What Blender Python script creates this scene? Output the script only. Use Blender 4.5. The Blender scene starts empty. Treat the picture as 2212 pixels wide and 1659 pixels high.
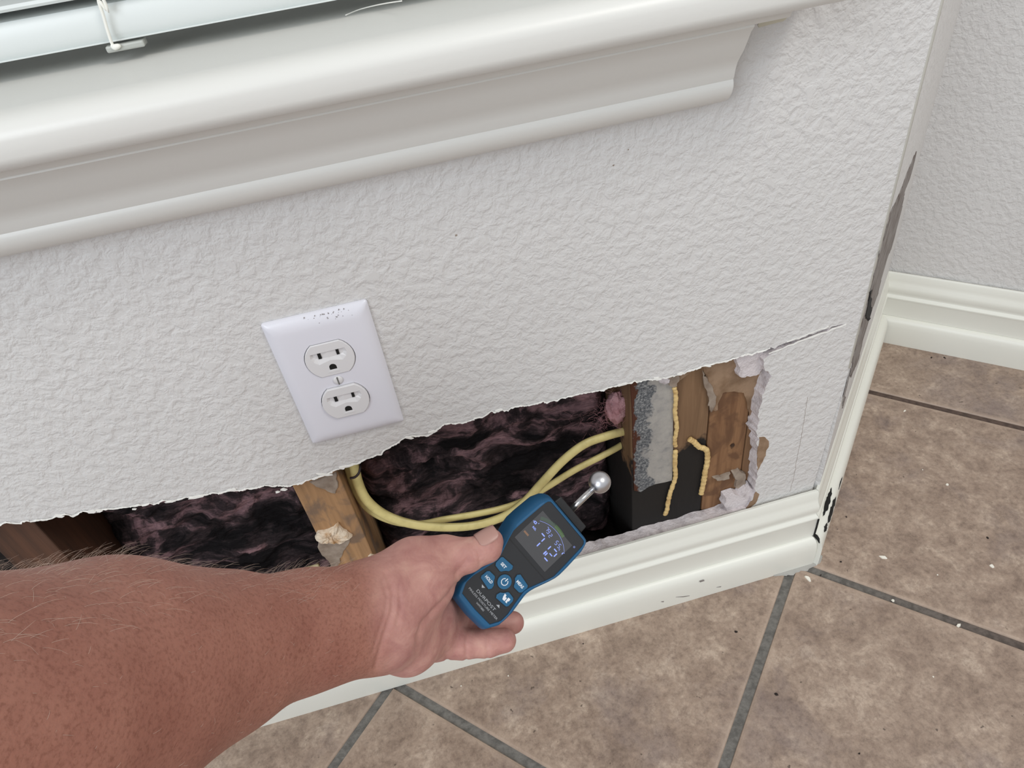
import bpy, bmesh, math, random
import numpy as np
from mathutils import Vector, Matrix, noise as mnoise
from mathutils.geometry import tessellate_polygon

random.seed(7)
rng = np.random.default_rng(11)
SC = bpy.context.scene
COL = SC.collection

# ------------------------------------------------------------------ camera
F = 1475.0
IW, IH = 2212.0, 1659.0
CAM = Vector((0.1039, -0.4042, 0.6979))
RX = Vector((0.9644, -0.2346, -0.1221)).normalized()
RZ = Vector((-0.1029, -0.7579, 0.6442)).normalized()
RY = RZ.cross(RX).normalized()
RX = RY.cross(RZ).normalized()
cam_data = bpy.data.cameras.new('camera')
cam_data.sensor_fit = 'HORIZONTAL'
cam_data.sensor_width = 36.0
cam_data.lens = 36.0 * F / IW
cam_data.clip_start = 0.02
cam = bpy.data.objects.new('camera', cam_data)
cam.matrix_world = Matrix(((RX.x, RY.x, RZ.x, CAM.x), (RX.y, RY.y, RZ.y, CAM.y), (RX.z, RY.z, RZ.z, CAM.z), (0, 0, 0, 1)))
COL.objects.link(cam)
SC.camera = cam

# ------------------------------------------------------------------ light
world = bpy.data.worlds.new('room_light')
SC.world = world
world.use_nodes = True
bg = world.node_tree.nodes['Background']
bg.inputs[0].default_value = (0.96, 0.98, 1.0, 1)
bg.inputs[1].default_value = 0.60

def area(name, loc, target, sx, sy, energy, color):
    l = bpy.data.lights.new(name, 'AREA')
    l.shape = 'RECTANGLE'; l.size = sx; l.size_y = sy; l.energy = energy; l.color = color
    o = bpy.data.objects.new(name, l)
    o.location = loc
    o.rotation_euler = (Vector(target) - Vector(loc)).to_track_quat('-Z', 'Y').to_euler()
    COL.objects.link(o)
    return o

area('side_window_light', (-1.35, -1.95, 1.55), (0.25, 0.0, 0.45), 1.3, 1.5, 31, (0.86, 0.93, 1.0))
area('ceiling_lamp_light', (1.15, -1.15, 2.35), (0.5, -0.3, 0.2), 0.7, 0.7, 17, (1.0, 0.96, 0.90))
SC.view_settings.view_transform = 'Standard'
SC.view_settings.look = 'None'
SC.view_settings.gamma = 1.0
SC.view_settings.use_curve_mapping = False
SC.view_settings.exposure = 0.08

# ------------------------------------------------------------------ pixel-to-place helpers (true planes and distances)
def ray(px, py):
    return RX * ((px - IW / 2) / F) + RY * (-(py - IH / 2) / F) - RZ
def on_plane(px, py, n, p0):
    v = ray(px, py); n = Vector(n)
    return CAM + v * ((Vector(p0) - CAM).dot(n) / v.dot(n))
def wall_at(px, py, y=0.0):
    return on_plane(px, py, (0, 1, 0), (0, y, 0))
def floor_at(px, py, z=0.0):
    return on_plane(px, py, (0, 0, 1), (0, 0, z))
def deep(px, py, d):
    return CAM + ray(px, py) * d

# ------------------------------------------------------------------ object helpers
def srgb(r, g, b):
    f = lambda c: (c / 255 / 12.92) if c / 255 <= 0.04045 else ((c / 255 + 0.055) / 1.055) ** 2.4
    return (f(r), f(g), f(b), 1.0)

def link(o, parent=None):
    COL.objects.link(o)
    if parent is not None:
        o.parent = parent
        o.matrix_parent_inverse = parent.matrix_basis.inverted() if parent.parent is None and o.get('_world', 1) else Matrix.Identity(4)
    return o

def mesh(name, verts, faces, mat, parent=None, smooth=False, local=False, mats=None, midx=None):
    me = bpy.data.meshes.new(name)
    me.from_pydata([tuple(v) for v in verts], [], [tuple(f) for f in faces])
    me.update()
    for m in (mats if mats else [mat]):
        me.materials.append(m)
    if midx is not None:
        me.polygons.foreach_set('material_index', midx)
    if smooth:
        me.polygons.foreach_set('use_smooth', [True] * len(me.polygons))
    bm = bmesh.new(); bm.from_mesh(me)
    bmesh.ops.recalc_face_normals(bm, faces=bm.faces)
    bm.to_mesh(me); bm.free()
    o = bpy.data.objects.new(name, me)
    COL.objects.link(o)
    if parent is not None:
        o.parent = parent
        if not local:
            top = parent
            o.matrix_parent_inverse = parent.matrix_basis.inverted() if parent.parent is None else Matrix.Identity(4)
    return o

def empty(name, loc=(0, 0, 0)):
    o = bpy.data.objects.new(name, None)
    o.empty_display_size = 0.02
    o.location = loc
    COL.objects.link(o)
    return o

def tag(o, label=None, cat=None, group=None, kind=None):
    if label: o['label'] = label
    if cat: o['category'] = cat
    if group: o['group'] = group
    if kind: o['kind'] = kind
    return o

def box_vf(x0, x1, y0, y1, z0, z1):
    v = [(x, y, z) for x in (x0, x1) for y in (y0, y1) for z in (z0, z1)]
    f = [(0, 1, 3, 2), (4, 6, 7, 5), (0, 4, 5, 1), (2, 3, 7, 6), (0, 2, 6, 4), (1, 5, 7, 3)]
    return v, f

def bevel(o, w, seg=2):
    bm = bmesh.new(); bm.from_mesh(o.data)
    bmesh.ops.bevel(bm, geom=list(bm.edges), offset=w, segments=seg, affect='EDGES', profile=0.5, clamp_overlap=True)
    bm.to_mesh(o.data); bm.free()
    return o

def box(name, x0, x1, y0, y1, z0, z1, mat, parent=None, bev=0.0, local=False):
    v, f = box_vf(x0, x1, y0, y1, z0, z1)
    o = mesh(name, v, f, mat, parent, local=local)
    if bev: bevel(o, bev)
    return o

def prism(pts_front, pts_back):
    """slab from two equal loops of 3D points"""
    n = len(pts_front)
    v = list(pts_front) + list(pts_back)
    t = tessellate_polygon([[Vector(p) for p in pts_front]])
    f = [tuple(i) for i in t] + [tuple(n + j for j in reversed(i)) for i in t]
    f += [(i, (i + 1) % n, n + (i + 1) % n, n + i) for i in range(n)]
    return v, f

def tube_vf(pts, rad, nseg=12, flat=None, up=None, cap=True):
    """tube along points; rad scalar/list; flat=(axis vector, factor) squashes the section along an axis"""
    pts = [Vector(p) for p in pts]
    n = len(pts)
    rad = rad if hasattr(rad, '__len__') else [rad] * n
    V = []; Fc = []
    t0 = (pts[1] - pts[0]).normalized()
    ref = Vector((0, 0, 1)) if abs(t0.z) < 0.9 else Vector((1, 0, 0))
    nrm = (ref - t0 * ref.dot(t0)).normalized()
    for i, p in enumerate(pts):
        t = (pts[min(i + 1, n - 1)] - pts[max(i - 1, 0)]).normalized()
        nrm = (nrm - t * nrm.dot(t)).normalized()
        b = t.cross(nrm)
        for k in range(nseg):
            a = 2 * math.pi * k / nseg
            off = (nrm * math.cos(a) + b * math.sin(a)) * rad[i]
            if flat:
                ax, fac = flat
                ax = Vector(ax)
                off = off - ax * off.dot(ax) * (1 - fac)
            V.append(p + off)
    for i in range(n - 1):
        for k in range(nseg):
            a = i * nseg + k; b2 = i * nseg + (k + 1) % nseg
            Fc.append((a, b2, b2 + nseg, a + nseg))
    if cap:
        Fc.append(tuple(range(nseg - 1, -1, -1)))
        Fc.append(tuple(range((n - 1) * nseg, n * nseg)))
    return V, Fc

def spline(pts, n=8):
    """Catmull-Rom through points"""
    P = [Vector(p) for p in pts]
    P = [P[0] * 2 - P[1]] + P + [P[-1] * 2 - P[-2]]
    out = []
    for i in range(1, len(P) - 2):
        for k in range(n):
            t = k / n
            a, b, c, d = P[i - 1], P[i], P[i + 1], P[i + 2]
            out.append(0.5 * ((2 * b) + (c - a) * t + (2 * a - 5 * b + 4 * c - d) * t * t + (3 * b - a - 3 * c + d) * t ** 3))
    out.append(P[-2])
    return out

def jag(pts, amp, step, closed=False):
    """resample a 2D/3D polyline and roughen it"""
    P = [Vector(p) for p in pts]
    if closed: P = P + [P[0]]
    out = []
    for a, b in zip(P[:-1], P[1:]):
        n = max(1, int(round((b - a).length / step)))
        for k in range(n):
            q = a.lerp(b, k / n)
            out.append(q + Vector((random.gauss(0, amp), 0, random.gauss(0, amp))))
    if not closed: out.append(P[-1])
    return out

# ------------------------------------------------------------------ materials
def new_mat(name):
    m = bpy.data.materials.new(name); m.use_nodes = True
    nt = m.node_tree
    return m, nt, nt.nodes['Principled BSDF']

def N(nt, typ, **kw):
    n = nt.nodes.new(typ)
    for k, v in kw.items():
        if hasattr(n, k) and k not in n.inputs: setattr(n, k, v)
        else: n.inputs[k].default_value = v
    return n

def ramp(nt, fac, stops):
    r = nt.nodes.new('ShaderNodeValToRGB')
    el = r.color_ramp.elements
    while len(el) < len(stops): el.new(0.5)
    for e, (p, c) in zip(el, stops):
        e.position = p; e.color = c
    nt.links.new(fac, r.inputs[0])
    return r.outputs[0]

def bumped(nt, p, height, strength, dist, prev=None):
    b = nt.nodes.new('ShaderNodeBump')
    b.inputs['Strength'].default_value = strength
    b.inputs['Distance'].default_value = dist
    nt.links.new(height, b.inputs['Height'])
    if prev is not None: nt.links.new(prev, b.inputs['Normal'])
    nt.links.new(b.outputs[0], p.inputs['Normal'])
    return b.outputs[0]

def pos(nt, scale=(1, 1, 1), obj=False, rnd=False):
    if obj:
        src = nt.nodes.new('ShaderNodeTexCoord').outputs['Object']
    else:
        src = nt.nodes.new('ShaderNodeNewGeometry').outputs['Position']
    mp = nt.nodes.new('ShaderNodeMapping')
    mp.inputs['Scale'].default_value = scale
    nt.links.new(src, mp.inputs[0])
    if rnd:
        oi = nt.nodes.new('ShaderNodeObjectInfo')
        mul = nt.nodes.new('ShaderNodeMath'); mul.operation = 'MULTIPLY'; mul.inputs[1].default_value = 37.0
        nt.links.new(oi.outputs['Random'], mul.inputs[0])
        comb = nt.nodes.new('ShaderNodeCombineXYZ')
        nt.links.new(mul.outputs[0], comb.inputs[0]); nt.links.new(mul.outputs[0], comb.inputs[2])
        nt.links.new(comb.outputs[0], mp.inputs['Location'])
    return mp.outputs[0]

def noise_tex(nt, vec, scale, detail=3, rough=0.55, dist=0.0):
    n = nt.nodes.new('ShaderNodeTexNoise')
    n.inputs['Scale'].default_value = scale; n.inputs['Detail'].default_value = detail
    n.inputs['Roughness'].default_value = rough; n.inputs['Distortion'].default_value = dist
    nt.links.new(vec, n.inputs['Vector'])
    return n.outputs['Fac']

def mixc(nt, fac, a, b, mode='MIX'):
    m = nt.nodes.new('ShaderNodeMix'); m.data_type = 'RGBA'; m.blend_type = mode
    if isinstance(fac, float): m.inputs['Factor'].default_value = fac
    else: nt.links.new(fac, m.inputs['Factor'])
    for s, v in (('A', a), ('B', b)):
        i = [x for x in m.inputs if x.name == s and x.type == 'RGBA'][0]
        if isinstance(v, tuple): i.default_value = v
        else: nt.links.new(v, i)
    return [x for x in m.outputs if x.type == 'RGBA'][0]

def flat_mat(name, col, rough=0.5, metal=0.0, bump=None, var=None, spec=0.5):
    m, nt, p = new_mat(name)
    p.inputs['Base Color'].default_value = col
    p.inputs['Roughness'].default_value = rough
    p.inputs['Metallic'].default_value = metal
    p.inputs['Specular IOR Level'].default_value = spec
    if var:
        sc, c2, lo, hi = var
        f = noise_tex(nt, pos(nt), sc, 4)
        c = ramp(nt, f, [(lo, col), (hi, c2)])
        nt.links.new(c, p.inputs['Base Color'])
    if bump:
        sc, st, d = bump
        bumped(nt, p, noise_tex(nt, pos(nt), sc, 4), st, d)
    return m

def wall_paint(name, col):
    m, nt, p = new_mat(name)
    p.inputs['Roughness'].default_value = 0.55
    p.inputs['Specular IOR Level'].default_value = 0.35
    v = pos(nt)
    n1 = noise_tex(nt, v, 132, 3.5, 0.55, 0.3)
    h = ramp(nt, n1, [(0.38, (0, 0, 0, 1)), (0.62, (1, 1, 1, 1))])
    b1 = bumped(nt, p, h, 0.38, 0.0020)
    n2 = noise_tex(nt, v, 480, 3, 0.5)
    bumped(nt, p, n2, 0.16, 0.0008, b1)
    c = ramp(nt, noise_tex(nt, v, 6, 2), [(0.3, col), (0.75, tuple(x * 0.965 for x in col[:3]) + (1,))])
    nt.links.new(c, p.inputs['Base Color'])
    return m

M_wall = wall_paint('textured_wall_paint', srgb(213, 211, 209))
M_trim = flat_mat('trim_paint', srgb(223, 222, 217), 0.36, bump=(260, 0.10, 0.0006))
M_base = flat_mat('baseboard_paint', srgb(231, 231, 222), 0.36, bump=(220, 0.12, 0.0006))
M_gyp = flat_mat('gypsum_core', srgb(212, 204, 205), 0.95, bump=(420, 0.6, 0.002), var=(70, srgb(150, 140, 140), 0.5, 0.78))
M_gypw = flat_mat('torn_white_paper', srgb(236, 235, 230), 0.9, bump=(500, 0.4, 0.001))
M_chunk = flat_mat('crumbled_compound', srgb(224, 208, 186), 0.95, bump=(300, 0.7, 0.002), var=(90, srgb(180, 140, 95), 0.5, 0.7))
M_paper = flat_mat('brown_paper', srgb(150, 124, 100), 0.95, bump=(350, 0.4, 0.001), var=(60, srgb(122, 96, 72), 0.4, 0.65))
M_greypaper = flat_mat('grey_paper', srgb(158, 144, 130), 0.95, bump=(350, 0.4, 0.001), var=(80, srgb(128, 112, 98), 0.4, 0.65))
M_exposed = flat_mat('exposed_corner', srgb(140, 134, 130), 0.8, bump=(400, 0.4, 0.001), var=(60, srgb(92, 78, 72), 0.45, 0.7))
M_black = flat_mat('black_mould', srgb(16, 14, 14), 0.85, bump=(500, 0.5, 0.001))
M_caulk = flat_mat('grey_caulk', srgb(168, 166, 160), 0.8, bump=(400, 0.5, 0.001))
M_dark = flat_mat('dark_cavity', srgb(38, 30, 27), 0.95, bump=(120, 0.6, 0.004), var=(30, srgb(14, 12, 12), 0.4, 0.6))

def wood_mat(name, c1, c2, stain=None, blotch=None):
    m, nt, p = new_mat(name)
    p.inputs['Roughness'].default_value = 0.75
    v = pos(nt, (1, 1, 0.06))
    g = noise_tex(nt, v, 130, 4, 0.6, 0.5)
    c = ramp(nt, g, [(0.3, c1), (0.7, c2)])
    if stain:
        s = noise_tex(nt, pos(nt), 26, 4, 0.6)
        sep = nt.nodes.new('ShaderNodeSeparateXYZ'); nt.links.new(nt.nodes.new('ShaderNodeNewGeometry').outputs['Position'], sep.inputs[0])
        mr = nt.nodes.new('ShaderNodeMapRange')
        mr.inputs['From Min'].default_value = stain[0]; mr.inputs['From Max'].default_value = stain[1]
        mr.inputs['To Min'].default_value = 0.55; mr.inputs['To Max'].default_value = -0.5
        nt.links.new(sep.outputs['Z'], mr.inputs[0])
        ad = nt.nodes.new('ShaderNodeMath'); nt.links.new(s, ad.inputs[0]); nt.links.new(mr.outputs[0], ad.inputs[1])
        fac = ramp(nt, ad.outputs[0], [(0.5, (0, 0, 0, 1)), (0.58, (1, 1, 1, 1))])
        c = mixc(nt, fac, c, srgb(22, 18, 16))
    if blotch:
        bl = ramp(nt, noise_tex(nt, pos(nt, (1, 1, .7)), 38, 4, .55, .6), [(0.5, (0, 0, 0, 1)), (0.6, (.8, .8, .8, 1))])
        c = mixc(nt, bl, c, blotch)
    nt.links.new(c, p.inputs['Base Color'])
    bumped(nt, p, g, 0.35, 0.001)
    return m
M_wood = wood_mat('stud_pine', srgb(140, 106, 76), srgb(112, 82, 56))
M_woodA = wood_mat('stud_pine_mouldy', srgb(134, 104, 76), srgb(102, 76, 52), (0.14, 0.29))
M_woodB = wood_mat('stud_pine_red', srgb(150, 112, 78), srgb(108, 74, 48), None, srgb(96, 66, 44))
M_woodL = wood_mat('stud_pine_pale', srgb(178, 138, 98), srgb(138, 106, 74), None, srgb(112, 94, 80))

def tile_mat():
    m, nt, p = new_mat('stone_look_tile')
    p.inputs['Roughness'].default_value = 0.42
    v = pos(nt, rnd=True)
    a = noise_tex(nt, v, 30, 10, 0.78, 0.3)
    c = ramp(nt, a, [(0.32, srgb(128, 109, 96)), (0.45, srgb(150, 130, 115)), (0.55, srgb(166, 146, 130)), (0.66, srgb(190, 171, 154))])
    b = noise_tex(nt, v, 9, 6, 0.66, 0.3)
    fb = ramp(nt, b, [(0.52, (0, 0, 0, 1)), (0.68, (0.6, 0.6, 0.6, 1))])
    c = mixc(nt, fb, c, srgb(126, 112, 109))
    fine = noise_tex(nt, v, 170, 8, 0.78)
    ff = ramp(nt, fine, [(0.36, (0.64, 0.62, 0.61, 1)), (0.5, (1, 1, 1, 1)), (0.64, (1.2, 1.2, 1.19, 1))])
    c = mixc(nt, 0.8, c, ff, 'MULTIPLY')
    sp = noise_tex(nt, v, 120, 2, 0.5)
    fs = ramp(nt, sp, [(0.735, (0, 0, 0, 1)), (0.76, (0.8, 0.8, 0.8, 1))])
    c = mixc(nt, fs, c, srgb(84, 70, 61))
    # the glaze is plainer and paler along the tile's rim
    oc = nt.nodes.new('ShaderNodeTexCoord'); sx = nt.nodes.new('ShaderNodeSeparateXYZ'); nt.links.new(oc.outputs['Object'], sx.inputs[0])
    ab = []
    for ch in ('X', 'Y'):
        q = nt.nodes.new('ShaderNodeMath'); q.operation = 'ABSOLUTE'; nt.links.new(sx.outputs[ch], q.inputs[0]); ab.append(q)
    mx = nt.nodes.new('ShaderNodeMath'); mx.operation = 'MAXIMUM'; nt.links.new(ab[0].outputs[0], mx.inputs[0]); nt.links.new(ab[1].outputs[0], mx.inputs[1])
    wob = nt.nodes.new('ShaderNodeMath'); wob.operation = 'MULTIPLY_ADD'; wob.inputs[1].default_value = 0.012; nt.links.new(a, wob.inputs[0]); nt.links.new(mx.outputs[0], wob.inputs[2])
    er = nt.nodes.new('ShaderNodeMapRange'); er.inputs['From Min'].default_value = h - 0.002; er.inputs['From Max'].default_value = h + 0.006; er.inputs['To Max'].default_value = 0.7
    nt.links.new(wob.outputs[0], er.inputs[0])
    c = mixc(nt, er.outputs[0], c, srgb(178, 157, 140))
    nt.links.new(c, p.inputs['Base Color'])
    bumped(nt, p, fine, 0.18, 0.0012)
    return m
h = (0.331 - 0.0095) / 2
M_tile = tile_mat()

def grout_mat():
    m, nt, p = new_mat('grout')
    p.inputs['Roughness'].default_value = 0.9
    v = pos(nt)
    sep = nt.nodes.new('ShaderNodeSeparateXYZ'); nt.links.new(v, sep.inputs[0])
    mr = nt.nodes.new('ShaderNodeMapRange')
    mr.inputs['From Min'].default_value = 0.45; mr.inputs['From Max'].default_value = 0.66
    nt.links.new(sep.outputs['X'], mr.inputs[0])
    c = mixc(nt, mr.outputs[0], srgb(118, 115, 110), srgb(92, 76, 68))
    s = ramp(nt, noise_tex(nt, v, 160, 4), [(0.35, (0.65, 0.65, 0.65, 1)), (0.6, (1.05, 1.05, 1.05, 1))])
    c = mixc(nt, 1.0, c, s, 'MULTIPLY')
    nt.links.new(c, p.inputs['Base Color'])
    bumped(nt, p, noise_tex(nt, v, 400, 4), 0.5, 0.002)
    return m
M_grout = grout_mat()

# ------------------------------------------------------------------ layout constants
P0 = Vector((-1.30, 0.0)); P1 = Vector((0.4645, 0.0)); P2 = Vector((0.7787, 0.3243))
UR = (P2 - P1).normalized()
NR = Vector((UR.y, -UR.x))                 # room side of the return wall
UFW = NR.copy()
P3 = P2 + UFW * 1.3
NF = -UR
ZTOP = 2.4
TH = 0.0127

# ------------------------------------------------------------------ floor and tiles
fl = box('floor', -1.4, 2.0, -1.6, 1.1, -0.04, -0.0022, M_grout)
tag(fl, kind='structure')
T = 0.331; TA = math.radians(45.2); G = 0.0095
n1 = Vector((math.cos(TA), math.sin(TA))); n2 = Vector((-math.sin(TA), math.cos(TA)))
O1 = 0.3060; O2 = -0.3245       # grout lines through these offsets
h = (T - G) / 2
def tile_mesh():
    b = 0.0016
    v = []; f = []
    rings = [(h, -0.009), (h, -b), (h - b * 0.4, -b * 0.3), (h - b * 1.6, 0.0)]
    for r, z in rings:
        v += [(r, r, z), (-r, r, z), (-r, -r, z), (r, -r, z)]
    for k in range(len(rings) - 1):
        for i in range(4):
            a = k * 4 + i; c = k * 4 + (i + 1) % 4
            f.append((a, c, c + 4, a + 4))
    f.append((12, 13, 14, 15)); f.append((3, 2, 1, 0))
    return v, f
tv, tf = tile_mesh()
first_tile = None
for i in range(-4, 5):
    for j in range(-4, 5):
        c = n1 * (O1 + (i + 0.5) * T) + n2 * (O2 + (j + 0.5) * T)
        # keep tiles of this room (in front of the window wall, or right of the return wall)
        front = c.y - T * 0.70 < -0.02
        rel = c - P1
        right = rel.dot(NR) > -T * 0.5 and rel.dot(UR) > -0.3 and rel.dot(UR) < 0.62
        if not ((front and c.y > -1.2 and -0.8 < c.x < 1.45 and (c.y < 0.15 or rel.dot(NR) > -0.2)) or right): continue
        if c.y > 0.24 and rel.dot(NR) < 0.03: continue
        if first_tile is None:
            o = mesh('tile', tv, tf, M_tile, fl); first_tile = o
            o.matrix_parent_inverse = Matrix.Identity(4)
        else:
            o = first_tile.copy(); COL.objects.link(o); o.parent = fl
        o.location = (c.x, c.y, 0); o.rotation_euler = (0, 0, TA + random.choice((0, 1, 2, 3)) * math.pi / 2)
tag(fl, 'stone-look brown tile floor laid diagonally with grey grout')

# ------------------------------------------------------------------ walls
hole_top = [(0, 1131), (30, 1130), (60, 1126), (90, 1121), (130, 1113), (200, 1103), (300, 1092), (380, 1079), (450, 1066), (520, 1056), (560, 1050), (600, 1047), (625, 1050), (650, 1042), (690, 1028), (730, 1013), (770, 1000), (790, 992), (830, 972), (880, 946), (930, 935), (960, 918), (1010, 910), (1060, 890), (1120, 876), (1180, 868), (1240, 852), (1300, 843), (1360, 826), (1400, 818), (1440, 814), (1480, 803), (1530, 788), (1600, 769), (1650, 757), (1690, 744), (1740, 727), (1790, 709), (1826, 699)]
hole_ret = [(1800, 711), (1750, 731), (1700, 750), (1668, 764)]
hole_right = [(1653, 775), (1650, 796), (1668, 812), (1655, 839), (1648, 856), (1641, 886), (1640, 905), (1635, 932), (1637, 960), (1640, 990), (1636, 1015), (1633, 1040), (1630, 1065), (1622, 1088)]
LT = [wall_at(*p) for p in hole_top]
LR = [wall_at(*p) for p in hole_ret]
LS = [wall_at(*p) for p in hole_right]
ZB = 0.1105
loop = [Vector((-0.45, 0, 0.345)), Vector((-0.30, 0, 0.347))] + LT
top_j = jag(loop, 0.00075, 0.0035)
ret_j = jag(LR, 0.0006, 0.003)
side_j = jag(LS, 0.0009, 0.0035)
bot_j = jag([Vector((LS[-1].x - 0.004, 0, ZB)), Vector((0.30, 0, ZB - 0.001)), Vector((0.0, 0, ZB)), Vector((-0.45, 0, ZB))], 0.0006, 0.005)
hole_loop = top_j + ret_j + side_j + bot_j
nT, nRt, nS = len(top_j), len(ret_j), len(side_j)

def wall_front():
    WX0, WX1, WZ0, WZ1 = -1.05, 0.262, 0.600, 1.95
    outer = [Vector((P0.x, 0, 0)), Vector((P1.x - 0.0075, 0, 0)), Vector((P1.x - 0.0075, 0, 0.12)), Vector((P1.x - 0.0055, 0, 0.17)), Vector((P1.x - 0.0025, 0, 0.23)), Vector((P1.x, 0, 0.28)), Vector((P1.x, 0, ZTOP)), Vector((P0.x, 0, ZTOP))]
    win = [Vector((WX0, 0, WZ0)), Vector((WX0, 0, WZ1)), Vector((WX1, 0, WZ1)), Vector((WX1, 0, WZ0))]
    loops = [outer, win, hole_loop]
    tri = tessellate_polygon([[Vector((p.x, p.z, 0)) for p in L] for L in loops])
    flat = [p for L in loops for p in L]
    n = len(flat)
    V = [Vector((p.x, 0, p.z)) for p in flat]
    # back of the sheet, hole edge eaten back irregularly
    Vb = []
    off = 12
    for k, p in enumerate(flat):
        q = Vector((p.x, TH, p.z))
        if k >= off:
            i = k - off
            w_ = mnoise.noise(Vector((p.x * 90, 1.7, p.z * 90))); w2_ = mnoise.noise(Vector((p.x * 300, 4.7, p.z * 300)))
            if i < nT: q.z += 0.0012 * w_ + 0.0005
            elif i < nT + nRt: q.z += 0.0008 * w_
            elif i < nT + nRt + nS: q.x += 0.003 * w_ + 0.001 * w2_ - 0.002
            else: q.z += 0.0035 * w_ + 0.0012 * w2_ + 0.0005
        Vb.append(q)
    # front corner is mitred behind the return wall
    Vm = []
    for k, p in enumerate(flat):
        q = (V[k] + Vb[k]) / 2
        if k >= off: q += Vector((random.uniform(-0.0005, 0.0005), 0, random.uniform(-0.0005, 0.0006)))
        Vm.append(q)
    verts = V + Vm + Vb
    faces = [tuple(t) for t in tri] + [tuple(2 * n + j for j in reversed(t)) for t in tri]
    mi = [0] * len(tri) + [1] * len(tri)
    s = 0
    for L in loops:
        m = len(L)
        for i in range(m):
            a = s + i; b = s + (i + 1) % m
            for lay in (0, n):
                faces.append((a + lay, b + lay, b + n + lay, a + n + lay))
                mi.append(1 if L is hole_loop else 0)
        s += m
    return mesh('wall_front', verts, faces, None, mats=[M_wall, M_gyp], midx=mi)
wf = wall_front()
tag(wf, 'white textured window wall with a long ragged hole cut above the baseboard', kind='structure')

# torn white paper fringe along the cut
def shard(c, w, hgt, y, ang, thick=0.0008, curl=0.0):
    k = random.randint(5, 7)
    pts = []
    for i in range(k):
        a = 2 * math.pi * i / k + random.uniform(-0.3, 0.3)
        r = random.uniform(0.65, 1.1)
        x = math.cos(a) * w * r; z = math.sin(a) * hgt * r
        X = x * math.cos(ang) - z * math.sin(ang); Zz = x * math.sin(ang) + z * math.cos(ang)
        pts.append(Vector((c.x + X, y - curl * max(0, -Zz) / max(hgt, 1e-4) * 0.002, c.z + Zz)))
    return prism(pts, [p + Vector((0, thick, 0)) for p in pts])
def joined(name, parts, mat, parent, kind=None, smooth=False):
    V = []; Fc = []
    for v, f in parts:
        b = len(V); V += list(v); Fc += [tuple(b + i for i in q) for q in f]
    o = mesh(name, V, Fc, mat, parent, smooth=smooth)
    if kind: o['kind'] = kind
    return o
sh = []
fine_edge = []
for a_, b_ in zip(top_j[2:-20], top_j[3:-19]):
    for t_ in (0, .33, .66): fine_edge.append(a_.lerp(b_, t_))
lw = [max(0.0, 0.0007 + 0.0011 * mnoise.noise(Vector((p_.x * 160, 3.1, 0))) + 0.0007 * mnoise.noise(Vector((p_.x * 600, 9.1, 0)))) + random.uniform(0, .0005) for p_ in fine_edge]
lu = [0.0004 + random.uniform(0, .0004) for p_ in fine_edge]
V = []; Fc = []
for p_, w_, u_ in zip(fine_edge, lw, lu):
    V += [Vector((p_.x, -0.0004, p_.z + u_)), Vector((p_.x + random.gauss(0, .0003), -0.0003 - random.uniform(0, .0006), p_.z - w_)), Vector((p_.x, 0.0006, p_.z - w_ * .8))]
for i_ in range(len(fine_edge) - 1):
    a_ = i_ * 3; Fc += [(a_, a_ + 1, a_ + 4, a_ + 3), (a_ + 1, a_ + 2, a_ + 5, a_ + 4)]
sh.append((V, Fc))
for px, py, w, hh in [(128, 1115, .0035, .0018), (198, 1106, .0035, .0016), (214, 1104, .003, .002), (290, 1100, .0020, .0010), (368, 1084, .005, .0013), (425, 1074, .008, .0013), (500, 1059, .005, .0012), (612, 1058, .0030, .0020), (600, 1063, .0025, .0012), (700, 1026, .008, .0012), (745, 1009, .007, .0012), (885, 946, .005, .0014), (935, 933, .005, .0016), (1075, 888, .004, .0014), (1345, 831, .006, .0012), (1420, 819, .004, .0018), (1470, 808, .005, .0018), (1530, 791, .004, .0014)]:
    sh.append(shard(wall_at(px, py, -0.0006), w, hh, -0.0008, -0.2 + random.uniform(-.3, .3)))
# bright scraped lips of the knife cut running to the right
for (a, b, w) in [((1660, 766), (1745, 733), 0.0016), ((1745, 734), (1828, 702), 0.0022), ((1700, 740), (1790, 706), 0.001)]:
    A, B = wall_at(*a, -0.0008), wall_at(*b, -0.0008)
    up = Vector((0, 0, w)); L = jag([A, A.lerp(B, .5), B], 0.0004, 0.004)
    top = [p + up * (0.5 + 0.5 * random.random()) for p in L]
    pts = [Vector((p.x, -0.0008, p.z)) for p in L] + [Vector((p.x, -0.0008, p.z)) for p in reversed(top)]
    sh.append(prism(pts, [p + Vector((0, 0.0006, 0)) for p in pts]))
joined('torn_paper_fringe', sh, M_gypw, wf, 'stuff')

def patch(name, pix, mat, parent, y, thick=0.0006, amp=0.0005, step=0.004):
    pts = jag([wall_at(*p, y) for p in pix], amp, step, closed=True)
    pts = [Vector((p.x, y, p.z)) for p in pts]
    v, f = prism(pts, [p + Vector((0, thick, 0)) for p in pts])
    return mesh(name, v, f, mat, parent)

patch('peeled_spot', [(1641, 944), (1655, 943), (1661, 960), (1652, 990), (1637, 1016), (1636, 975)], M_paper, wf, -0.0003)
patch('peeled_spot', [(1632, 1062), (1640, 1068), (1633, 1088), (1624, 1092), (1620, 1100), (1612, 1098), (1626, 1080)], M_paper, wf, -0.0003)
# hairline crack in the paint of the remaining panel
cr = [wall_at(*p, -0.0001) for p in [(1745, 858), (1738, 900), (1730, 950), (1722, 990), (1715, 1030), (1706, 1062)]]
v, f = tube_vf(jag(cr, 0.0003, 0.004), 0.00013, 5)
mesh('hairline_crack', v, f, M_greypaper, wf)
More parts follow.
